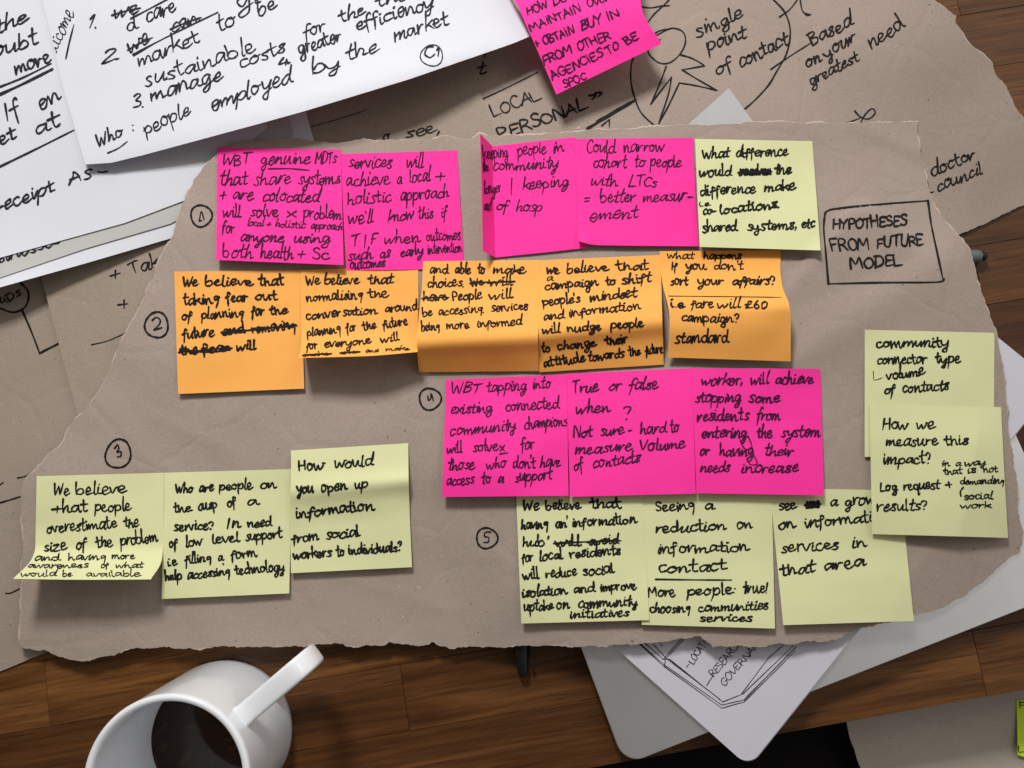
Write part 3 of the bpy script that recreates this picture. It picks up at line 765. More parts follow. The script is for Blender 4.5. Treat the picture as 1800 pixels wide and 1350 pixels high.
n1 = note(PINK, *quad((381.6, 258.7), (599.3, 262.8), (603.8, 465.8), (379.8, 456.9), 0, 1, 5), 'pink note reading genuine MDTs that share systems, left end of the top row', .8)
write(n1, INK_P, (370, 240), C, [(70, 283, 267, 'WBT', 105, 400, 'genuine', 490, 985, 'MDTs', 1035, 1245), (80, 478, 470, 'that', 80, 370, 'share', 420, 800, 'systems', 865, 1285),
    (72, 622, 655, '+', 95, 160, 'are', 205, 430, 'colocated', 510, 1085), (72, 788, 815, 'will', 115, 310, 'solve', 390, 680, 'x', 750, 850, 'problem', 915, 1300),
    (70, 945, 945, 'for', 110, 240), (42, 880, 925, 'local', 360, 525, '+', 555, 600, 'holistic', 635, 940, 'approach', 990, 1310),
    (62, 1040, 1045, 'anyone', 285, 730, 'using', 815, 1190), (70, 1195, 1222, 'both', 110, 425, 'health', 490, 820, '+', 845, 935, 'Sc', 1000, 1175)], 'A', 3.2, [((575, 320), (780, 318), (975, 335))])
n3 = note(PINK, [[(844, 235, 18), (866, 257, 0), (940, 248.5, 0), (1011, 240.6, 0)], [(847, 330, 16), (868, 350, .4), (950, 342, .3), (1021, 335, .4)], [(848.7, 441, 13), (871, 452.6, .8), (955, 444, 1), (1031, 435.7, 1.2)]], [0, .5, 1],
          'pink note with a folded up left flap reading keeping people in the community', .4, [0, .2, .6, 1], ulin=True)
write(n3, INK_P, (830, 225), C, [(72, 312, 232, 'keeping', 105, 362, 'people', 445, 740, 'in', 795, 915), (66, 430, 395, 'the', 100, 165, 'community', 195, 850),
    (68, 650, 568, 'longer', 115, 290, '/', 380, 405, 'keeping', 490, 970), (66, 812, 822, 'out', 115, 190, 'of', 230, 355, 'hosp', 430, 695)], 'A', 3.0)
n4 = note(PINK, [[(1011.2, 243.7, 0), (1110, 243, 0), (1218, 242, 0)], [(1014, 330, .5), (1115, 328, .5), (1222, 326, .4)], [(1015.5, 410, 2.2), (1118, 412, 1.4), (1227, 415, 1)], [(1017, 424, 5.5), (1050, 430.8, 2.4), (1228, 433, 1.5)]], [0, .45, .93, 1],
          'pink note reading could narrow cohort to people with LTCs, its lower left corner curled', .9)
write(n4, INK_P, (1005, 225), C, [(74, 250, 225, 'Could', 140, 440, 'narrow', 505, 930), (68, 392, 380, 'cohort', 205, 550, 'to', 610, 730, 'people', 770, 1090),
    (64, 570, 575, 'with', 180, 460, 'LTCs', 560, 850), (68, 745, 712, '=', 120, 185, 'better', 275, 630, 'measur', 695, 1140, '-', 1140, 1205), (68, 922, 880, 'ement', 170, 665)], 'A', 2.8)

# row two: orange
O1 = note(ORANGE, *quad((306.2, 477.2), (528.5, 475), (534.7, 683.1), (313, 692.5), 0, .6, 2.5), 'orange note reading taking fear out of planning, left end of the orange row', .4)
write(O1, INK, (300, 460), C, [(60, 245, 230, 'We', 120, 275, 'believe', 335, 825, 'that', 865, 1130), (58, 425, 375, 'taking', 120, 490, 'fear', 550, 770, 'out', 835, 1055),
    (58, 580, 512, 'of', 110, 215, 'planning', 300, 730, 'for', 800, 930, 'the', 975, 1165), (60, 762, 665, 'future', 120, 435, '~and', 515, 745, '~removing', 800, 1240), (55, 922, 862, '~the', 95, 275, '~fear', 310, 595, 'will', 650, 850)], 'B', 4.1,
    [((515, 718), (760, 680), (1000, 655), (1240, 622)), ((95, 880), (350, 895), (590, 872))])
O3 = note(ORANGE, [[(743.7, 459.2, 0), (949.9, 456.9, 0)], [(742, 500, 1.5), (949, 500, 1.5)], [(735, 570, 11), (947.5, 565, 11)], [(732.8, 603, 15.5), (945.8, 592, 15.5)], [(734, 626, 9), (946.6, 618, 9)], [(736.6, 654.2, .6), (947.2, 652.4, .6)]], [0, .2, .54, .70, .82, 1],
          'orange note reading and able to make choices, with a bulging blank lower part', 1.3)
write(O3, INK, (725, 440), C, [(54, 225, 230, 'and', 165, 360, 'able', 415, 580, 'to', 645, 720, 'make', 790, 1135), (54, 368, 340, 'choices.', 140, 525, '~We', 580, 705, '~will', 755, 1005),
    (54, 502, 472, '~have', 105, 350, 'People', 395, 695, 'will', 760, 1000), (50, 655, 585, 'be', 100, 205, 'accessing.', 250, 720, 'services', 775, 1155), (50, 797, 735, 'being', 85, 280, 'more', 335, 560, 'informed', 635, 1095)], 'B', 3.4,
    [((580, 316), (800, 315), (1010, 305))])
O2 = note(ORANGE, [[(528.3, 474.7, 0), (632, 471, 0), (735, 468, 0)], [(529.5, 520, .6), (634, 518, .6), (735.6, 515, .6)], [(530, 580, 3), (634, 576, 3), (734.6, 572, 3)], [(529, 612, 9), (634, 606, 9), (734, 602, 8)], [(524, 629, 22), (640, 626, 23), (734, 618.6, 17)]], [0, .28, .62, .80, 1],
          'orange note reading normalising the conversation, its bottom edge curling up', .8)
write(O2, INK, (515, 440), C, [(54, 342, 322, 'We', 130, 275, 'believe', 305, 665, 'that', 740, 1000), (54, 510, 462, 'normalising', 130, 700, 'the', 745, 945), (52, 688, 585, 'conversation', 125, 840, 'around', 910, 1245),
    (52, 850, 738, 'planning', 140, 475, 'for', 530, 630, 'the', 690, 830, 'future', 890, 1145), (48, 988, 892, 'for', 130, 245, 'everyone', 305, 780, 'will', 865, 1060), (22, 1052, 985, '~make', 110, 370, '~our', 480, 655, 'and', 715, 850, 'make', 910, 1160)], 'B', 3.6)
O4 = note(ORANGE, [[(949, 457.4, 0), (1161.7, 448, 0)], [(948.5, 500, 2), (1162.5, 495, 2)], [(947.5, 556, 10), (1163.5, 538, 10)], [(946.6, 588, 14), (1164.3, 566, 14)], [(947, 614, 8), (1165.4, 594, 8)], [(948.3, 654.2, .7), (1166.6, 640.9, .7)]], [0, .22, .52, .67, .80, 1],
          'orange note reading a campaign to shift mindset, covered in writing to its lower edge', .9)
write(O4, INK, (935, 440), C, [(54, 235, 185, 'we', 145, 275, 'believe', 335, 770, 'that', 830, 1160), (38, 300, 300, 'a', 145, 215), (54, 390, 310, 'campaign', 125, 670, 'to', 730, 830, 'shift', 885, 1185),
    (54, 552, 458, "people's", 105, 495, 'mindset', 575, 1045), (50, 690, 578, 'and', 115, 325, 'information', 365, 1095), (50, 825, 755, 'will', 95, 290, 'nudge', 345, 695, 'people', 775, 1115), (52, 1005, 910, 'to', 95, 190, 'change', 250, 650, 'their', 725, 960),
    (54, 1150, 1008, 'attitude', 110, 540, 'towards', 555, 920, 'the', 960, 1080, 'future', 1125, 1300)], 'B', 3.8)
O5 = note(ORANGE, [[(1159.4, 441.6, 0), (1372.8, 439.8, 0)], [(1161, 470, .6), (1371.8, 471, 1)], [(1165, 500, 4), (1375, 502, 6)], [(1176, 548, 14), (1388.5, 541, 17)], [(1177.2, 566, 14), (1390, 560, 15)], [(1173.7, 628.2, 5), (1390, 635.3, 4)]], [0, .15, .32, .58, .67, 1],
          'orange note reading what happens if you do not sort your affairs, with a ruled line', .9)
write(O5, INK, (1155, 430), C, [(42, 136, 139, 'what', 105, 375, 'happens', 455, 845), (48, 247, 247, 'If', 135, 205, 'you', 280, 490, "don't", 555, 850), (52, 398, 400, 'sort', 130, 310, 'your', 400, 670, 'affairs?', 740, 1180),
    (52, 622, 630, 'i.e', 130, 280, 'fare', 330, 565, 'will', 595, 830, '£60', 875, 1095), (52, 755, 772, 'campaign?', 235, 815), (66, 970, 970, 'standard', 170, 715)], 'B', 3.6, [(1.6, (115, 510), (600, 515), (1228, 523))])
n5 = note(YELLOW, *quad((1221.6, 244.2), (1427.8, 248.1), (1442.5, 440.1), (1229.9, 433.9), 0, 2, 6), 'pale yellow note reading what difference would the difference make, right end of the top row', 1.0)
write(n5, INK, (1210, 225), C, [(58, 300, 272, 'What', 140, 410, 'difference', 465, 995), (58, 480, 455, 'would', 105, 435, '#make', 505, 815, 'the', 850, 1020), (62, 670, 612, 'difference', 110, 680, 'make', 745, 1060),
    (26, 778, 760, 'i.e.', 105, 235), (52, 862, 790, 'co-', 140, 275, 'locations.', 305, 915), (58, 1030, 985, 'shared', 140, 490, 'systems,', 580, 1085, 'etc', 1120, 1250)], 'B', 3.9)

# bottom right: yellow, then the pink row over them
z1, z2 = (quad((906.5, 850), (1127, 848), (1141.5, 1090), (916.4, 1096), 0, .6, 3.5), quad((1126, 852), (1356, 850), (1362.3, 1104.9), (1128.2, 1098.2), 0, .5, 3))
Z3 = note(YELLOW, *quad((1353, 858), (1583, 862), (1606.5, 1091.5), (1376.9, 1098.9), 0, 1, 5), 'pale yellow note reading see a growth on information services, beside the lower pink row', .4)
write(Z3, INK, (1350, 860), 5.4, [(60, 195, 128, 'see', 100, 280, '#an', 360, 490, 'a', 590, 665, 'growth', 725, 1150), (60, 382, 290, 'on', 95, 270, 'information', 345, 1180), (62, 600, 545, 'services', 120, 690, 'in', 785, 945), (66, 822, 725, 'that', 120, 450, 'area', 525, 930)], 'B', 4.0)
Z2 = note(YELLOW, *z2, 'pale yellow note reading seeing a reduction on information contact, with one word underlined', .6)
write(Z2, INK, (1120, 865), 5.51, [(60, 182, 160, 'Seeing', 175, 570, 'a', 650, 745), (60, 395, 350, 'reduction', 170, 870, 'on', 960, 1120), (60, 592, 570, 'information', 190, 1100), (64, 785, 755, 'contact', 195, 870),
    (60, 1015, 975, 'More', 110, 380, 'people:', 475, 965, 'true!', 1020, 1270), (52, 1170, 1135, 'choosing', 120, 525, 'communities', 590, 1275), (46, 1250, 1248, 'services', 600, 1125)], 'B', 3.9, [(3.6, (180, 845), (550, 850), (912, 852))])
Z1 = note(YELLOW, *z1, 'pale yellow note reading having an information hub, with two crossed out words', 1.0)
write(Z1, INK, (900, 865), C, [(56, 182, 152, 'We', 105, 270, 'believe', 330, 685, 'that', 775, 1085), (56, 368, 308, 'having', 90, 360, 'an', 430, 545, "'", 545, 575, 'information', 590, 1240), (54, 545, 508, "hub'", 95, 355, '~will', 425, 690, '~avoid', 755, 1065),
    (56, 688, 615, 'for', 100, 215, 'local', 270, 505, 'residents', 570, 1085), (58, 862, 800, 'will', 110, 270, 'reduce', 330, 645, 'social', 700, 1025), (56, 1040, 955, 'isolation', 95, 560, 'and', 605, 830, 'improve', 870, 1240),
    (56, 1175, 1120, 'uptake', 115, 415, 'on', 440, 570, 'community', 650, 1240), (48, 1248, 1225, 'initiatives', 570, 1165)], 'B', 4.0, [((425, 508), (750, 490), (1065, 480))])
p2 = note(PINK, *quad((995.3, 656.9), (1216.7, 647), (1222.9, 867.6), (1002, 873.2), 0, 1, 4.5), 'pink note reading true or false when, not sure, hard to measure', 1.2)
write(p2, INK_P, (990, 640), C, [(64, 285, 240, 'True', 90, 355, 'or', 440, 580, 'false', 645, 945), (64, 490, 468, 'when', 120, 470), (100, 535, 535, '?', 590, 680), (64, 725, 665, 'Not', 100, 295, 'sure', 360, 605, '-', 640, 685, 'hard', 755, 1030, 'to', 1055, 1150),
    (64, 890, 830, 'measure.', 105, 705, 'Volume', 755, 1210), (64, 1050, 970, 'of', 105, 205, 'contacts', 290, 765)], 'A', 3.5)
p1 = note(PINK, *quad((783.9, 667.4), (996.7, 658), (999.3, 871.3), (777.1, 873.6), 0, 1.2, 5), 'pink note reading tapping into existing connected community champions', 1.6)
write(p1, INK_P, (770, 650), C, [(64, 240, 182, 'WBT', 125, 415, 'tapping', 480, 880, 'into', 935, 1110), (64, 438, 380, 'existing', 120, 550, 'connected', 660, 1195), (64, 650, 548, 'community', 115, 775, 'champions', 850, 1280),
    (64, 825, 780, 'will', 85, 245, 'solve', 335, 600, 'x', 610, 665, 'for', 815, 955), (64, 990, 955, 'those', 90, 370, 'who', 480, 675, "don't", 735, 970, 'have', 1005, 1215), (64, 1140, 1085, 'access', 80, 365, 'to', 425, 525, 'a', 590, 650, 'support', 760, 1130)], 'A', 3.1,
    [((612, 834), (690, 820))])
p3 = note(PINK, *quad((1216.2, 647), (1442, 648.3), (1448.2, 870.6), (1224.2, 867), 0, .8, 4), 'pink note reading worker, will achieve stopping some residents, right end of lower pink row', 1.6)
write(p3, INK_P, (1210, 635), C, [(64, 240, 220, 'worker,', 120, 550, 'will', 605, 800, 'achieve', 850, 1240), (64, 402, 405, 'stopping', 65, 525, 'some', 595, 905), (64, 592, 578, 'residents', 85, 600, 'from', 670, 915), (64, 758, 745, 'entering', 125, 590, 'the', 675, 830, 'system', 910, 1310),
    (64, 938, 930, 'or', 105, 210, 'having', 300, 650, 'their', 740, 1050), (64, 1100, 1095, 'needs', 110, 410, 'increase', 515, 1090)], 'A', 3.6, [(2.4, (590, 740), (628, 850), (560, 868), (505, 775)), (2.4, (645, 930), (680, 1010), (620, 1024), (578, 980))])

# right: two yellow notes
r1 = note(YELLOW, *quad((1520, 579.6), (1748, 585), (1747, 806), (1520, 803), 0, .5, 1.2), 'pale yellow note reading community connector type, half covered by the one below', .4)
write(r1, INK, (1510, 570), 5.0, [(54, 208, 195, 'community', 145, 800), (52, 348, 335, 'connector', 155, 595, 'type', 670, 895), (54, 485, 442, 'volume', 240, 580), (54, 618, 572, 'of', 215, 320, 'contacts', 375, 800)], 'B', 4.0, [(1.5, (125, 415), (130, 485), (160, 486), (205, 470))])
r2 = note(YELLOW, [[(1528.7, 711.6, 0), (1726, 715, 0.4), (1759.8, 715.8, .2)], [(1530, 780, .8), (1716, 783, 4), (1763, 785, 1.5)], [(1532, 880, 1.4), (1698, 883, 6), (1768.5, 887, 2)], [(1533.1, 938.8, 1.8), (1686, 943, 6.5), (1771.9, 945.5, 2)]], [0, .3, .74, 1],
          'pale yellow note reading how we measure this impact, beside white pad on the right', 2.0, [0, .74, 1], ulin=True)
write(r2, INK, (1510, 700), 5.193, [(58, 283, 275, 'How', 210, 455, 'we', 520, 695), (56, 438, 425, 'measure', 235, 720, 'this', 775, 1005), (58, 605, 595, 'impact?', 215, 665), (36, 625, 608, 'in', 750, 830, 'a', 875, 935, 'way', 965, 1165),
    (36, 700, 668, 'that', 770, 945, 'is', 985, 1085, 'not', 1130, 1265), (56, 855, 815, 'Log', 190, 355, 'request', 405, 745, '+', 795, 860), (36, 785, 780, 'demanding', 920, 1335), (36, 925, 915, 'social', 955, 1225), (34, 1005, 1000, 'work', 925, 1215), (54, 1028, 1020, 'results?', 160, 630)], 'B', 3.8,
    [((950, 815), (925, 850), (930, 895))])

# lower left: three yellow notes
y2 = note(YELLOW, *quad((288.3, 831), (514, 824.4), (508.2, 1043), (284.2, 1052.9), 0, .8, 3.5), 'pale yellow note reading who are people on the cusp of a service', .4)
write(y2, INK, (275, 820), C, [(54, 268, 205, 'Who', 190, 375, 'are', 420, 570, 'people', 620, 960, 'on', 1025, 1190), (56, 458, 370, 'the', 170, 355, 'cusp', 415, 610, 'of', 700, 795, 'a', 890, 1015), (56, 642, 588, 'service?', 170, 575, 'In', 690, 830, 'need', 900, 1150),
    (56, 805, 702, 'of', 125, 210, 'low', 290, 465, 'level', 555, 825, 'support', 880, 1250), (54, 982, 890, 'i.e', 105, 210, 'filling', 280, 550, 'a', 610, 665, 'form', 735, 1000), (54, 1128, 1025, 'help', 85, 260, 'accessing', 305, 735, 'technology', 780, 1280)], 'B', 4.0, [((660, 962), (664, 968))])
y1 = note(YELLOW, [[(64.4, 837, 0), (177, 834, 0), (288, 831, 0)], [(63, 910, .4), (176, 908, .4), (287.4, 905, .4)], [(62, 962, 2), (176, 962, 1.6), (286.6, 960, 1)], [(56, 982, 9), (172, 984, 8), (284, 985, 6.5)], [(23, 1017.4, 25), (150, 1019, 24), (265, 1018.4, 20)]], [0, .38, .64, .76, 1],
          'pale yellow note reading people overestimate the problem, its lower flap curling up', .9)
write(y1, INK, (20, 820), 5.0, [(58, 252, 235, 'We', 370, 515, 'believe', 565, 1010), (60, 408, 385, '+hat', 365, 680, 'people', 730, 1060), (58, 580, 525, 'overestimate', 305, 930, 'the', 990, 1125), (58, 750, 662, 'size', 285, 495, 'of', 570, 665, 'the', 745, 895, 'problem', 960, 1295),
    (34, 832, 812, 'and', 200, 440, 'having', 495, 835, 'more', 880, 1085), (30, 893, 890, 'awareness', 135, 695, 'of', 785, 860, 'what', 915, 1165), (30, 965, 967, 'would', 85, 400, 'be', 445, 535, 'available', 650, 1145)], 'B', 3.7)
y3 = note(YELLOW, [[(511.4, 791.9, 0), (717.6, 778.9, 0)], [(511.6, 835, 2.5), (718, 825, 3.5)], [(510.8, 866, 5.5), (718.3, 845, 7)], [(510.6, 893, 3), (719, 871, 3)], [(510.4, 930, 1.4), (720.5, 912, 1)], [(511.4, 1007.5, 3), (724.3, 996.9, 3)]], [0, .2, .33, .45, .62, 1],
          'pale yellow note reading how would you open up information, with a wavy ridge across it', .9)
write(y3, INK, (495, 775), C, [(64, 295, 242, 'How', 160, 435, 'would', 525, 920), (58, 515, 470, 'you', 150, 320, 'open', 385, 650, 'up', 715, 855), (62, 760, 678, 'information', 140, 930), (58, 1005, 938, 'from', 105, 375, 'social', 435, 790), (56, 1170, 1085, 'workers', 120, 505, 'to', 545, 625, 'individuals?', 660, 1200)], 'B', 4.1)

# pink note on the upper sheets
tp = note(PINK, [[(880, -50, 0), (1085, -136, 0)], [(905, 0, .8), (1119, 0 - 76, .8)], [(940, 78, 3), (1128, 14, 4)], [(978, 166, 9), (1163, 77, 9)]], [0, .3, .64, 1],
          'pink note in capitals reading maintain and obtain buy in from other agencies', .6, zf=lambda x, y: 26 - 15 * sm(y + .18 * (x - 950), 30, 190), group='sticky notes on the upper sheets')
write(tp, INK_P, (900, 0), 3.971, [(36, 108, 0, 'HOW', 105, 265, 'DO', 290, 400), (36, 222, -12, 'MAíNTAíN', 135, 500, 'OVER', 530, 700), (36, 335, 108, '+', 165, 200, 'OBTAíN', 220, 445, 'BUY', 485, 640, 'íN', 665, 765), (36, 455, 265, 'FROM', 220, 430, 'OTHER', 460, 695),
    (36, 562, 268, 'AGENCíES', 285, 650, 'TO', 670, 755, 'BE', 800, 895), (32, 615, 548, 'SPOC', 360, 530)], 'C', 3.6)
tag(ltip, group='sticky notes on the upper sheets')

# ------------------------------------------------------------------ writing on the sheets
write(main, INK_K, (0, 0), 1.0, [(11.5, 404, 396, 'HYPOTHESES', 1463, 1598), (11.5, 441, 430, 'FROM', 1461, 1530, 'FUTURE', 1541, 1625), (11.5, 473.5, 466, 'MODEL', 1496, 1588)], 'C', 4.3,
    [(4.2, (1450, 377), (1453, 372), (1470, 367), (1550, 359), (1631, 353)), (4.2, (1631, 353), (1636, 390), (1642, 420), (1658, 494)), (4.2, (1659, 491), (1645, 496), (1550, 497), (1456, 499)), (4.2, (1456, 499), (1451, 440), (1448, 400), (1450, 377)),
     ], 'heading')
for mk_ in ([tuple([4.4] + ring(354, 379.5, 18.5, 19)), (3.0, (350.5, 389), (354, 372), (359, 387)), (3.0, (351, 388), (355, 388))],
     [tuple([4.6] + ring(275.5, 571.5, 20.5, 22.5)), (3.6, (268, 563), (275, 558), (282, 563), (279, 572), (271, 580), (285, 576))],
     [tuple([4.6] + ring(208, 798, 22, 25.5, tilt=.35)), (3.6, (202, 788), (207, 782), (209, 789), (206, 795), (213, 794), (212, 802), (206, 803))],
     [tuple([4.4] + ring(756, 701.5, 19, 19)), (3.4, (752, 696), (753, 703), (757, 701), (758, 692), (762, 705))],
     [tuple([4.2] + ring(856, 946, 18.5, 18)), (3.2, (862, 935), (853, 936), (852, 943), (859, 945), (858, 953), (850, 953))]):
    write(main, INK_K, (0, 0), 1.0, [], 'B', 3.6, mk_, 'circled_number')
write(left, INK_K, (0, 0), 1.0, [(10, 537, 515, '4Ds', 5, 40)], 'C', 3.6,
    [(4.4, (35, 496), (49, 511), (50, 526), (43, 541), (25, 549), (8, 545), (-10, 536)), (4.4, (39, 545), (55, 582), (70, 621)), (4.4, (70, 621), (103, 604), (130, 590))], 'circled_lettering')
write(left, INK_K, (0, 0), 1.0, [], 'C', 3, [(3, (31, 840), (42, 838), (54, 832)), (3, (-6, 853), (0, 852), (6, 848)),
     (4, (-8, 886), (10, 881), (36, 873))], 'marker_line')
write(left, INK_K, (0, 0), 1.0, [], 'C', 3, [(3, (11, 1043), (20, 1042), (40, 1032))], 'marker_line')
write(mid, INK_K, (0, 0), 1.0, [(12, 248, 246, 'o', 673, 685), (12, 244, 232, 'see,', 712, 776)], 'B', 3.4, [(1.8, (543, 224), (600, 208), (649, 192))])
write(mid, INK_K, (0, 0), 1.0, [(14, 492, 488, '+', 195, 213), (14, 483, 462, 'Take', 229, 300), (14, 543, 540, '+', 209, 228)], 'B', 3.4,
    [(2.4, (161, 606), (190, 599), (224, 584))])
write(right, INK_K, (0, 0), 1.0, [(12.5, 206, 173, 'LOCAL', 866, 954)], 'C', 3.4)
write(right, INK_K, (0, 0), 1.0, [(12.5, 246, 190, 'PERSONAL', 880, 1036), (10, 178, 170, '»', 1041, 1061)], 'C', 4.4, (), 'lettering')
write(right, INK_K, (0, 0), 1.0, [], 'C', 4.4, [(2.8, (849, 174), (900, 150), (945, 127))], 'marker_line')
write(right, INK_K, (0, 0), 1.0, [], 'C', 4.4,
    [(6.5, (1033, 226), (1075, 201), (1118, 175)), (6, (1050, 214), (1080, 196), (1114, 178)), (3, (1058, 221), (1071, 210)), (3, (1071, 210), (1071, 223))], 'arrow_drawing')
write(right, INK_K, (0, 0), 1.0, [], 'C', 4.4, [
     (3.6, (1160, 70), (1130, 80), (1112, 105), (1109, 141), (1117, 176), (1129, 201), (1155, 225)), (3.8, (1345, -15), (1360, 0), (1380, 23), (1389, 55), (1383, 93), (1365, 126), (1350, 151), (1325, 178), (1306, 194)),
     (3.4, (1155, 62), (1180, 50), (1200, 56), (1205, 73), (1197, 93), (1180, 109), (1164, 112), (1150, 105), (1139, 90), (1145, 68), (1158, 55), (1185, 50)),
     (3.4, (1197, 97), (1217, 103), (1238, 115)), (3.4, (1238, 116), (1199, 123)), (3.4, (1199, 123), (1225, 139), (1260, 159)), (3.4, (1260, 159), (1225, 151), (1194, 146)), (3.4, (1194, 146), (1177, 182), (1157, 220)),
     (3.4, (1171, 117), (1159, 149), (1144, 183)), (3.4, (1144, 183), (1180, 136)), (3.4, (1180, 136), (1175, 165), (1157, 220)),
     (3.4, (1124, 11), (1142, 14), (1162, 11), (1177, 10)), (3.4, (1176, 0), (1165, 11), (1150, 25), (1139, 39)),
     (3.2, (1355, 122), (1390, 98), (1425, 76)), (3, (1370, 30), (1388, 17), (1404, -4)), (3, (1406, -4), (1411, 20), (1425, 26)), (3, (1411, 20), (1418, 27), (1425, 26)),
     (3.2, (1502, 195), (1513, 206), (1527, 209), (1538, 199), (1533, 191), (1521, 201), (1512, 217)), (3.2, (1488, 217), (1513, 207)), (3, (1632, 340), (1641, 337)),
     (2.6, (853, 94), (851, 103))], 'figure_drawing')
write(right, INK_K, (0, 0), 1.0, [(14, 66, 30, 'single', 1224, 1308), (14, 92, 63, 'point', 1243, 1315), (12, 133, 118, 'of', 1258, 1290), (14, 119, 76, 'contact', 1300, 1390), (13, 80, 42, 'Based', 1426, 1503), (12, 120, 109, 'on', 1417, 1445), (12, 104, 70, 'your', 1451, 1507),
    (12, 152, 105, 'greatest', 1424, 1513), (14, 88, 47, 'need', 1529, 1592)], 'A', 3.9)
write(right, INK_K, (0, 0), 1.0, [(13, 310, 278, 'doctor', 1637, 1717), (12, 337, 305, 'council', 1647, 1728)], 'A', 3.9)
write(right, INK_K, (0, 0), 1.0, [(13, 134, 130, 't', 836, 854)], 'A', 3.9)
write(upp, INK_W, (0, 0), 1.0, [(15, 60, 36, 'the', -8, 50), (16, 104, 78, 'doubt', -30, 66), (15, 131, 108, 'more', 27, 92), (16, 214, 200, 'If', 9, 38), (15, 194, 172, 'en', 70, 108), (15, 262, 242, 'get', -20, 31), (15, 240, 220, 'at', 60, 109), (14, 326, 310, 'As', 122, 166),
    (13, 377, 335, 'receipt', -8, 98)], 'A', 4.6, [(4.4, (-8, 156), (40, 137), (90, 112)), (6.5, (-8, 170), (40, 148), (92, 122)), (4.6, (-8, 297), (60, 264), (130, 229)), (3.6, (173, 302), (180, 303), (190, 301))])
write(mdl, INK_W, (0, 0), 1.0, [(14, 474, 427, 'businesses', -40, 110)], 'A', 4.2)
wt = write(top, INK_W, (0, 0), 1.0, [(15, 52, 50, '1.', 150, 174), (15, 34, 22, '~we', 199, 245), (14, 57, 50, 'd', 224, 244), (15, 41, 19, 'care', 257, 312), (13, 113, 102, '2.', 176, 214), (15, 95, 74, '~we', 227, 266), (14, 58, 38, '~can', 302, 352), (15, 119, 74, 'market', 243, 353), (15, 54, 43, 'to', 382, 416),
    (15, 30, 15, 'be', 454, 487), (15, 152, 90, 'sustainable', 253, 456), (14, 193, 186, '3.', 232, 257), (15, 180, 138, 'manage', 263, 392), (15, 120, 90, 'costs', 422, 505), (14, 68, 52, 'for', 535, 574), (14, 40, 25, 'the', 597, 645), (14, 98, 70, 'greater', 526, 602), (14, 55, 12, 'efficiency', 626, 766),
    (14, 14, -4, 'the', 662, 720), (10, 118, 110, '4.', 487, 514), (15, 238, 201, 'people', 255, 338), (15, 196, 143, 'employed', 370, 518), (15, 133, 117, 'by', 547, 600), (15, 110, 90, 'the', 608, 666), (15, 75, 42, 'market', 692, 791), (13, 258, 240, 'Who', 172, 217), (12, 232, 229, ':', 231, 238), (16, 18, 5, 'gi', 414, 460), (11, 106, 96, 'C1', 748, 776),
    (14, 108, 22, 'outcome', 92, 132)], 'A', 3.8, [(3.8, (230, 33), (270, 12), (300, -4)), (3.6, (234, 96), (300, 62), (383, 22)), (3.6, (235, 98), (270, 78)), (3.2, (190, 269), (208, 261), (224, 249)), tuple([2.6] + ring(759, 98, 19.5, 18.5)), (3.6, (116, 103), (122, 75), (130, 44))])
pk = Ink(sh)
def pl(w_, *pts):
    for a, b_ in zip(pts, pts[1:]): pk.stroke([(900 + (a[0] + (b_[0] - a[0]) * t / 8) / 3.971, 1010 + (a[1] + (b_[1] - a[1]) * t / 8) / 3.971) for t in range(9)], w_)
for o_ in (0, 1):
    pl(1.7, (885 + 8 * o_, 480), (1060, 640 - 12 * o_), (1465, 932 - 22 * o_), (1620, 888 - 14 * o_), (1800 + 180, 680 - 150 - 25 * o_))
pl(1.7, (932, 482), (1055, 590), (1100, 590), (1470, 888), (1612, 832), (1990, 470)); pl(1.6, (985, 485), (1075, 582), (1455, 872)); pl(1.6, (1205, 445), (1070, 590), (1065, 640)); pl(1.6, (1185, 445), (1060, 585))
pl(1.6, (1600, 835), (1787, 585), (1915, 475)); pl(1.6, (1640, 850), (1990, 500)); pl(1.5, (1040, 485), (1050, 500)); pl(1.5, (1218, 645), (1236, 622)); pl(1.6, (1358, 775), (1412, 690))
for t_, a, b_, xh in (('LOCATION', (1262, 628), (1412, 418), 30), ('RESEARCH', (1408, 718), (1612, 478), 31), ('GOVERNANCE', (1480, 785), (1790, 415), 31)):
    for s_ in word_strokes(t_, 900 + a[0] / 3.971, 1010 + a[1] / 3.971, 900 + b_[0] / 3.971, 1010 + b_[1] / 3.971, xh / 3.971, 'C'): pk.stroke(s_, 1.7)
ob = pk.done(INK_F, 'line_drawing')

# ------------------------------------------------------------------ coffee mug
R, HM, TH = .0415, .083, .0034
mc = at(396, 1283, 0)
mug = empty('coffee_mug', mc); tag(mug, 'white ceramic mug with a square strap handle on the table', 'mug')
prof = [(.0, .0006), (R - .006, .0006), (R - .0045, 0), (R - .002, .0004), (R - .0004, .003), (R, .008), (R, HM - .004), (R + .0001, HM - .0016), (R - .0004, HM - .0004), (R - .0013, HM), (R - TH + .0011, HM), (R - TH + .0002, HM - .0006), (R - TH - .0002, HM - .002), (R - TH, HM - .006), (R - TH, .009), (R - TH - .003, .0055), (0, .005)]
seg = 96; V, F_ = [], []
for (r, z) in prof:
    for k in range(seg): V.append((r * math.cos(2 * math.pi * k / seg), r * math.sin(2 * math.pi * k / seg), z))
for i in range(len(prof) - 1):
    for k in range(seg):
        k2 = (k + 1) % seg; F_.append((i * seg + k, i * seg + k2, (i + 1) * seg + k2, (i + 1) * seg + k))
mesh_obj('body', V, F_, CERAMIC, mug)
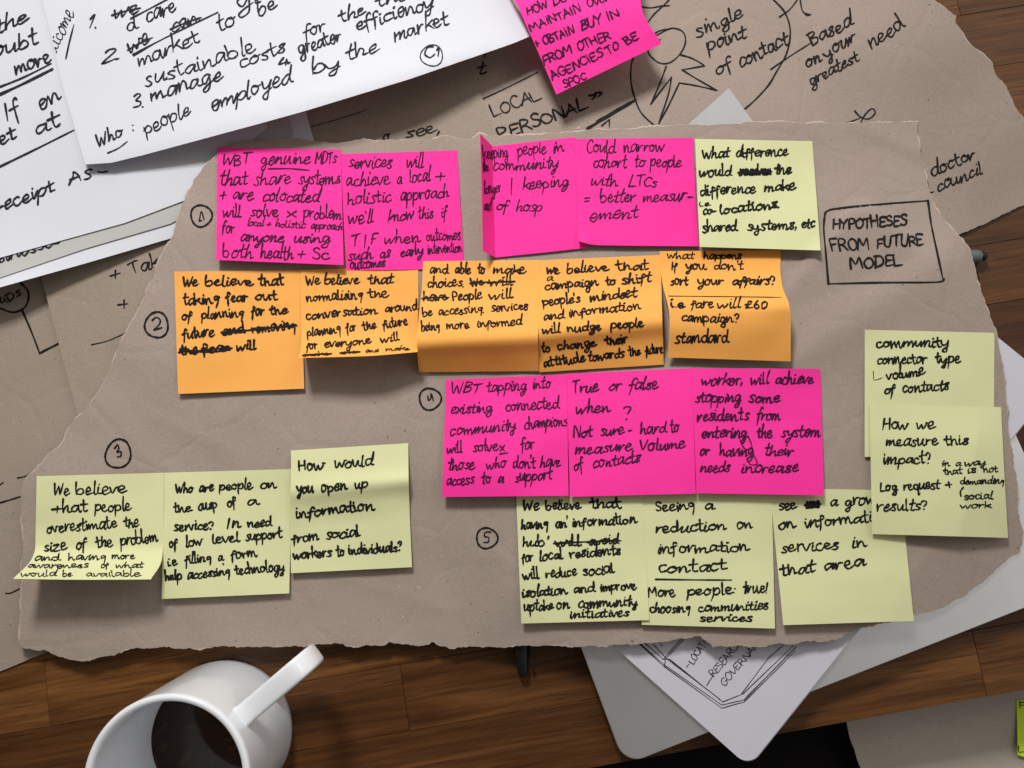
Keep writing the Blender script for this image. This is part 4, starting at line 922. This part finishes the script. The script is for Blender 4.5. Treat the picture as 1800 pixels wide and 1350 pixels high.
# handle: a rounded rectangular section swept along a squarish loop
hd = at(541, 1161, .066) - mc; ha = math.atan2(hd.y, hd.x); hr = math.hypot(hd.x, hd.y)
path = [(R - .002, .0665), (R + .006, .0675), (hr - .012, .0690), (hr - .004, .0665), (hr - .0005, .059), (hr - .002, .045), (hr - .010, .030), (R + .010, .021), (R - .002, .018)]
pp = []
for a, b_ in zip(crom(path, 6), crom(path, 6)[1:] + [None]): pp.append(a)
V, F_ = [], []
wd, tk = .0058, .0030
sec = []
for k in range(24):
    a = 2 * math.pi * k / 24; c_, s_ = math.cos(a), math.sin(a)
    sec.append((math.copysign(abs(c_) ** .35, c_) * wd, math.copysign(abs(s_) ** .6, s_) * tk))
for i, p in enumerate(pp):
    a, b_ = pp[max(i - 1, 0)], pp[min(i + 1, len(pp) - 1)]; d = math.hypot(b_[0] - a[0], b_[1] - a[1])
    nx, nz_ = -(b_[1] - a[1]) / d, (b_[0] - a[0]) / d
    fl = 1 + .12 * (1 - sm(i, 0, 6))
    for (w_, t_) in sec:
        rr, zz = p[0] + nx * t_ * fl, p[1] + nz_ * t_ * fl
        V.append((rr * math.cos(ha) - w_ * fl * math.sin(ha), rr * math.sin(ha) + w_ * fl * math.cos(ha), zz))
for i in range(len(pp) - 1):
    for k in range(24):
        k2 = (k + 1) % 24; F_.append((i * 24 + k, i * 24 + k2, (i + 1) * 24 + k2, (i + 1) * 24 + k))
mesh_obj('handle', V, F_, CERAMIC, mug)
V = [(mc.x, mc.y, .014)]; F_ = []
for rr, zz in ((R - TH - .004, .014), (R - TH - .0002, .0143)):
    for k in range(seg): V.append((mc.x + rr * math.cos(2 * math.pi * k / seg), mc.y + rr * math.sin(2 * math.pi * k / seg), zz))
for k in range(seg):
    k2 = (k + 1) % seg; F_.append((0, 1 + k, 1 + k2)); F_.append((1 + k, 1 + seg + k, 1 + seg + k2, 1 + k2))
cof = mesh_obj('black_coffee', V, F_, COFFEE); tag(cof, 'dark coffee left low inside the white mug', 'coffee')

# ------------------------------------------------------------------ below the table edge: dark seat, a torn sheet and a lime note on it
ZS = -.05
V, F_ = [], []
c0 = at(1500, 1400, ZS); nxg, nyg = 60, 40
for j in range(nyg + 1):
    for i in range(nxg + 1):
        x, y = -.55 + 1.3 * i / nxg, -.42 + .5 * j / nyg
        e_ = min(1, min(i, nxg - i) / 5, min(j, nyg - j) / 5)
        V.append((c0.x + x, c0.y + y, ZS - .004 - .03 * (1 - e_) ** 2 + .008 * noise.noise(Vector((x * 9, y * 13, 2)))))
for j in range(nyg):
    for i in range(nxg):
        a = j * (nxg + 1) + i; F_.append((a, a + 1, a + nxg + 2, a + nxg + 1))
seat = mesh_obj('seat_cushion', V, F_, CLOTH, thick=.04); tag(seat, 'black cloth seat in shadow below the table edge', 'seat')
zlow = lambda x, y: ZS * 1000 + 6.5
sl = sheet('kraft_sheet', [(1470, 1180), (1488, 1266), (1492, 1290), (1501, 1312), (1508, 1338), (1520, 1370), (1540, 1460), (1960, 1440), (1960, 1150)], zlow, KRAFT_LIT, 24, 1.0, 12, 5, 1.0)
tag(sl, 'brown paper sheet lying below the table edge in bottom right corner', 'brown paper')
ln_ = note(LIME, *quad((1787, 1231), (1930, 1222), (1936, 1376), (1789, 1327), 0, .5, 2), 'bright lime note on the low brown paper in bottom right corner', .4, zf=zlow, group='sticky notes on the upper sheets')
del ln_['group']
write(ln_, INK, (1350, 1010), 3.971, [], 'C', 2.4, [(1.8, (1757, 885), (1758, 935)), (1.8, (1757, 893), (1810, 890)), (1.8, (1757, 912), (1800, 910)), (1.8, (1748, 1195), (1750, 1240)), (1.8, (1750, 1240), (1800, 1236))])
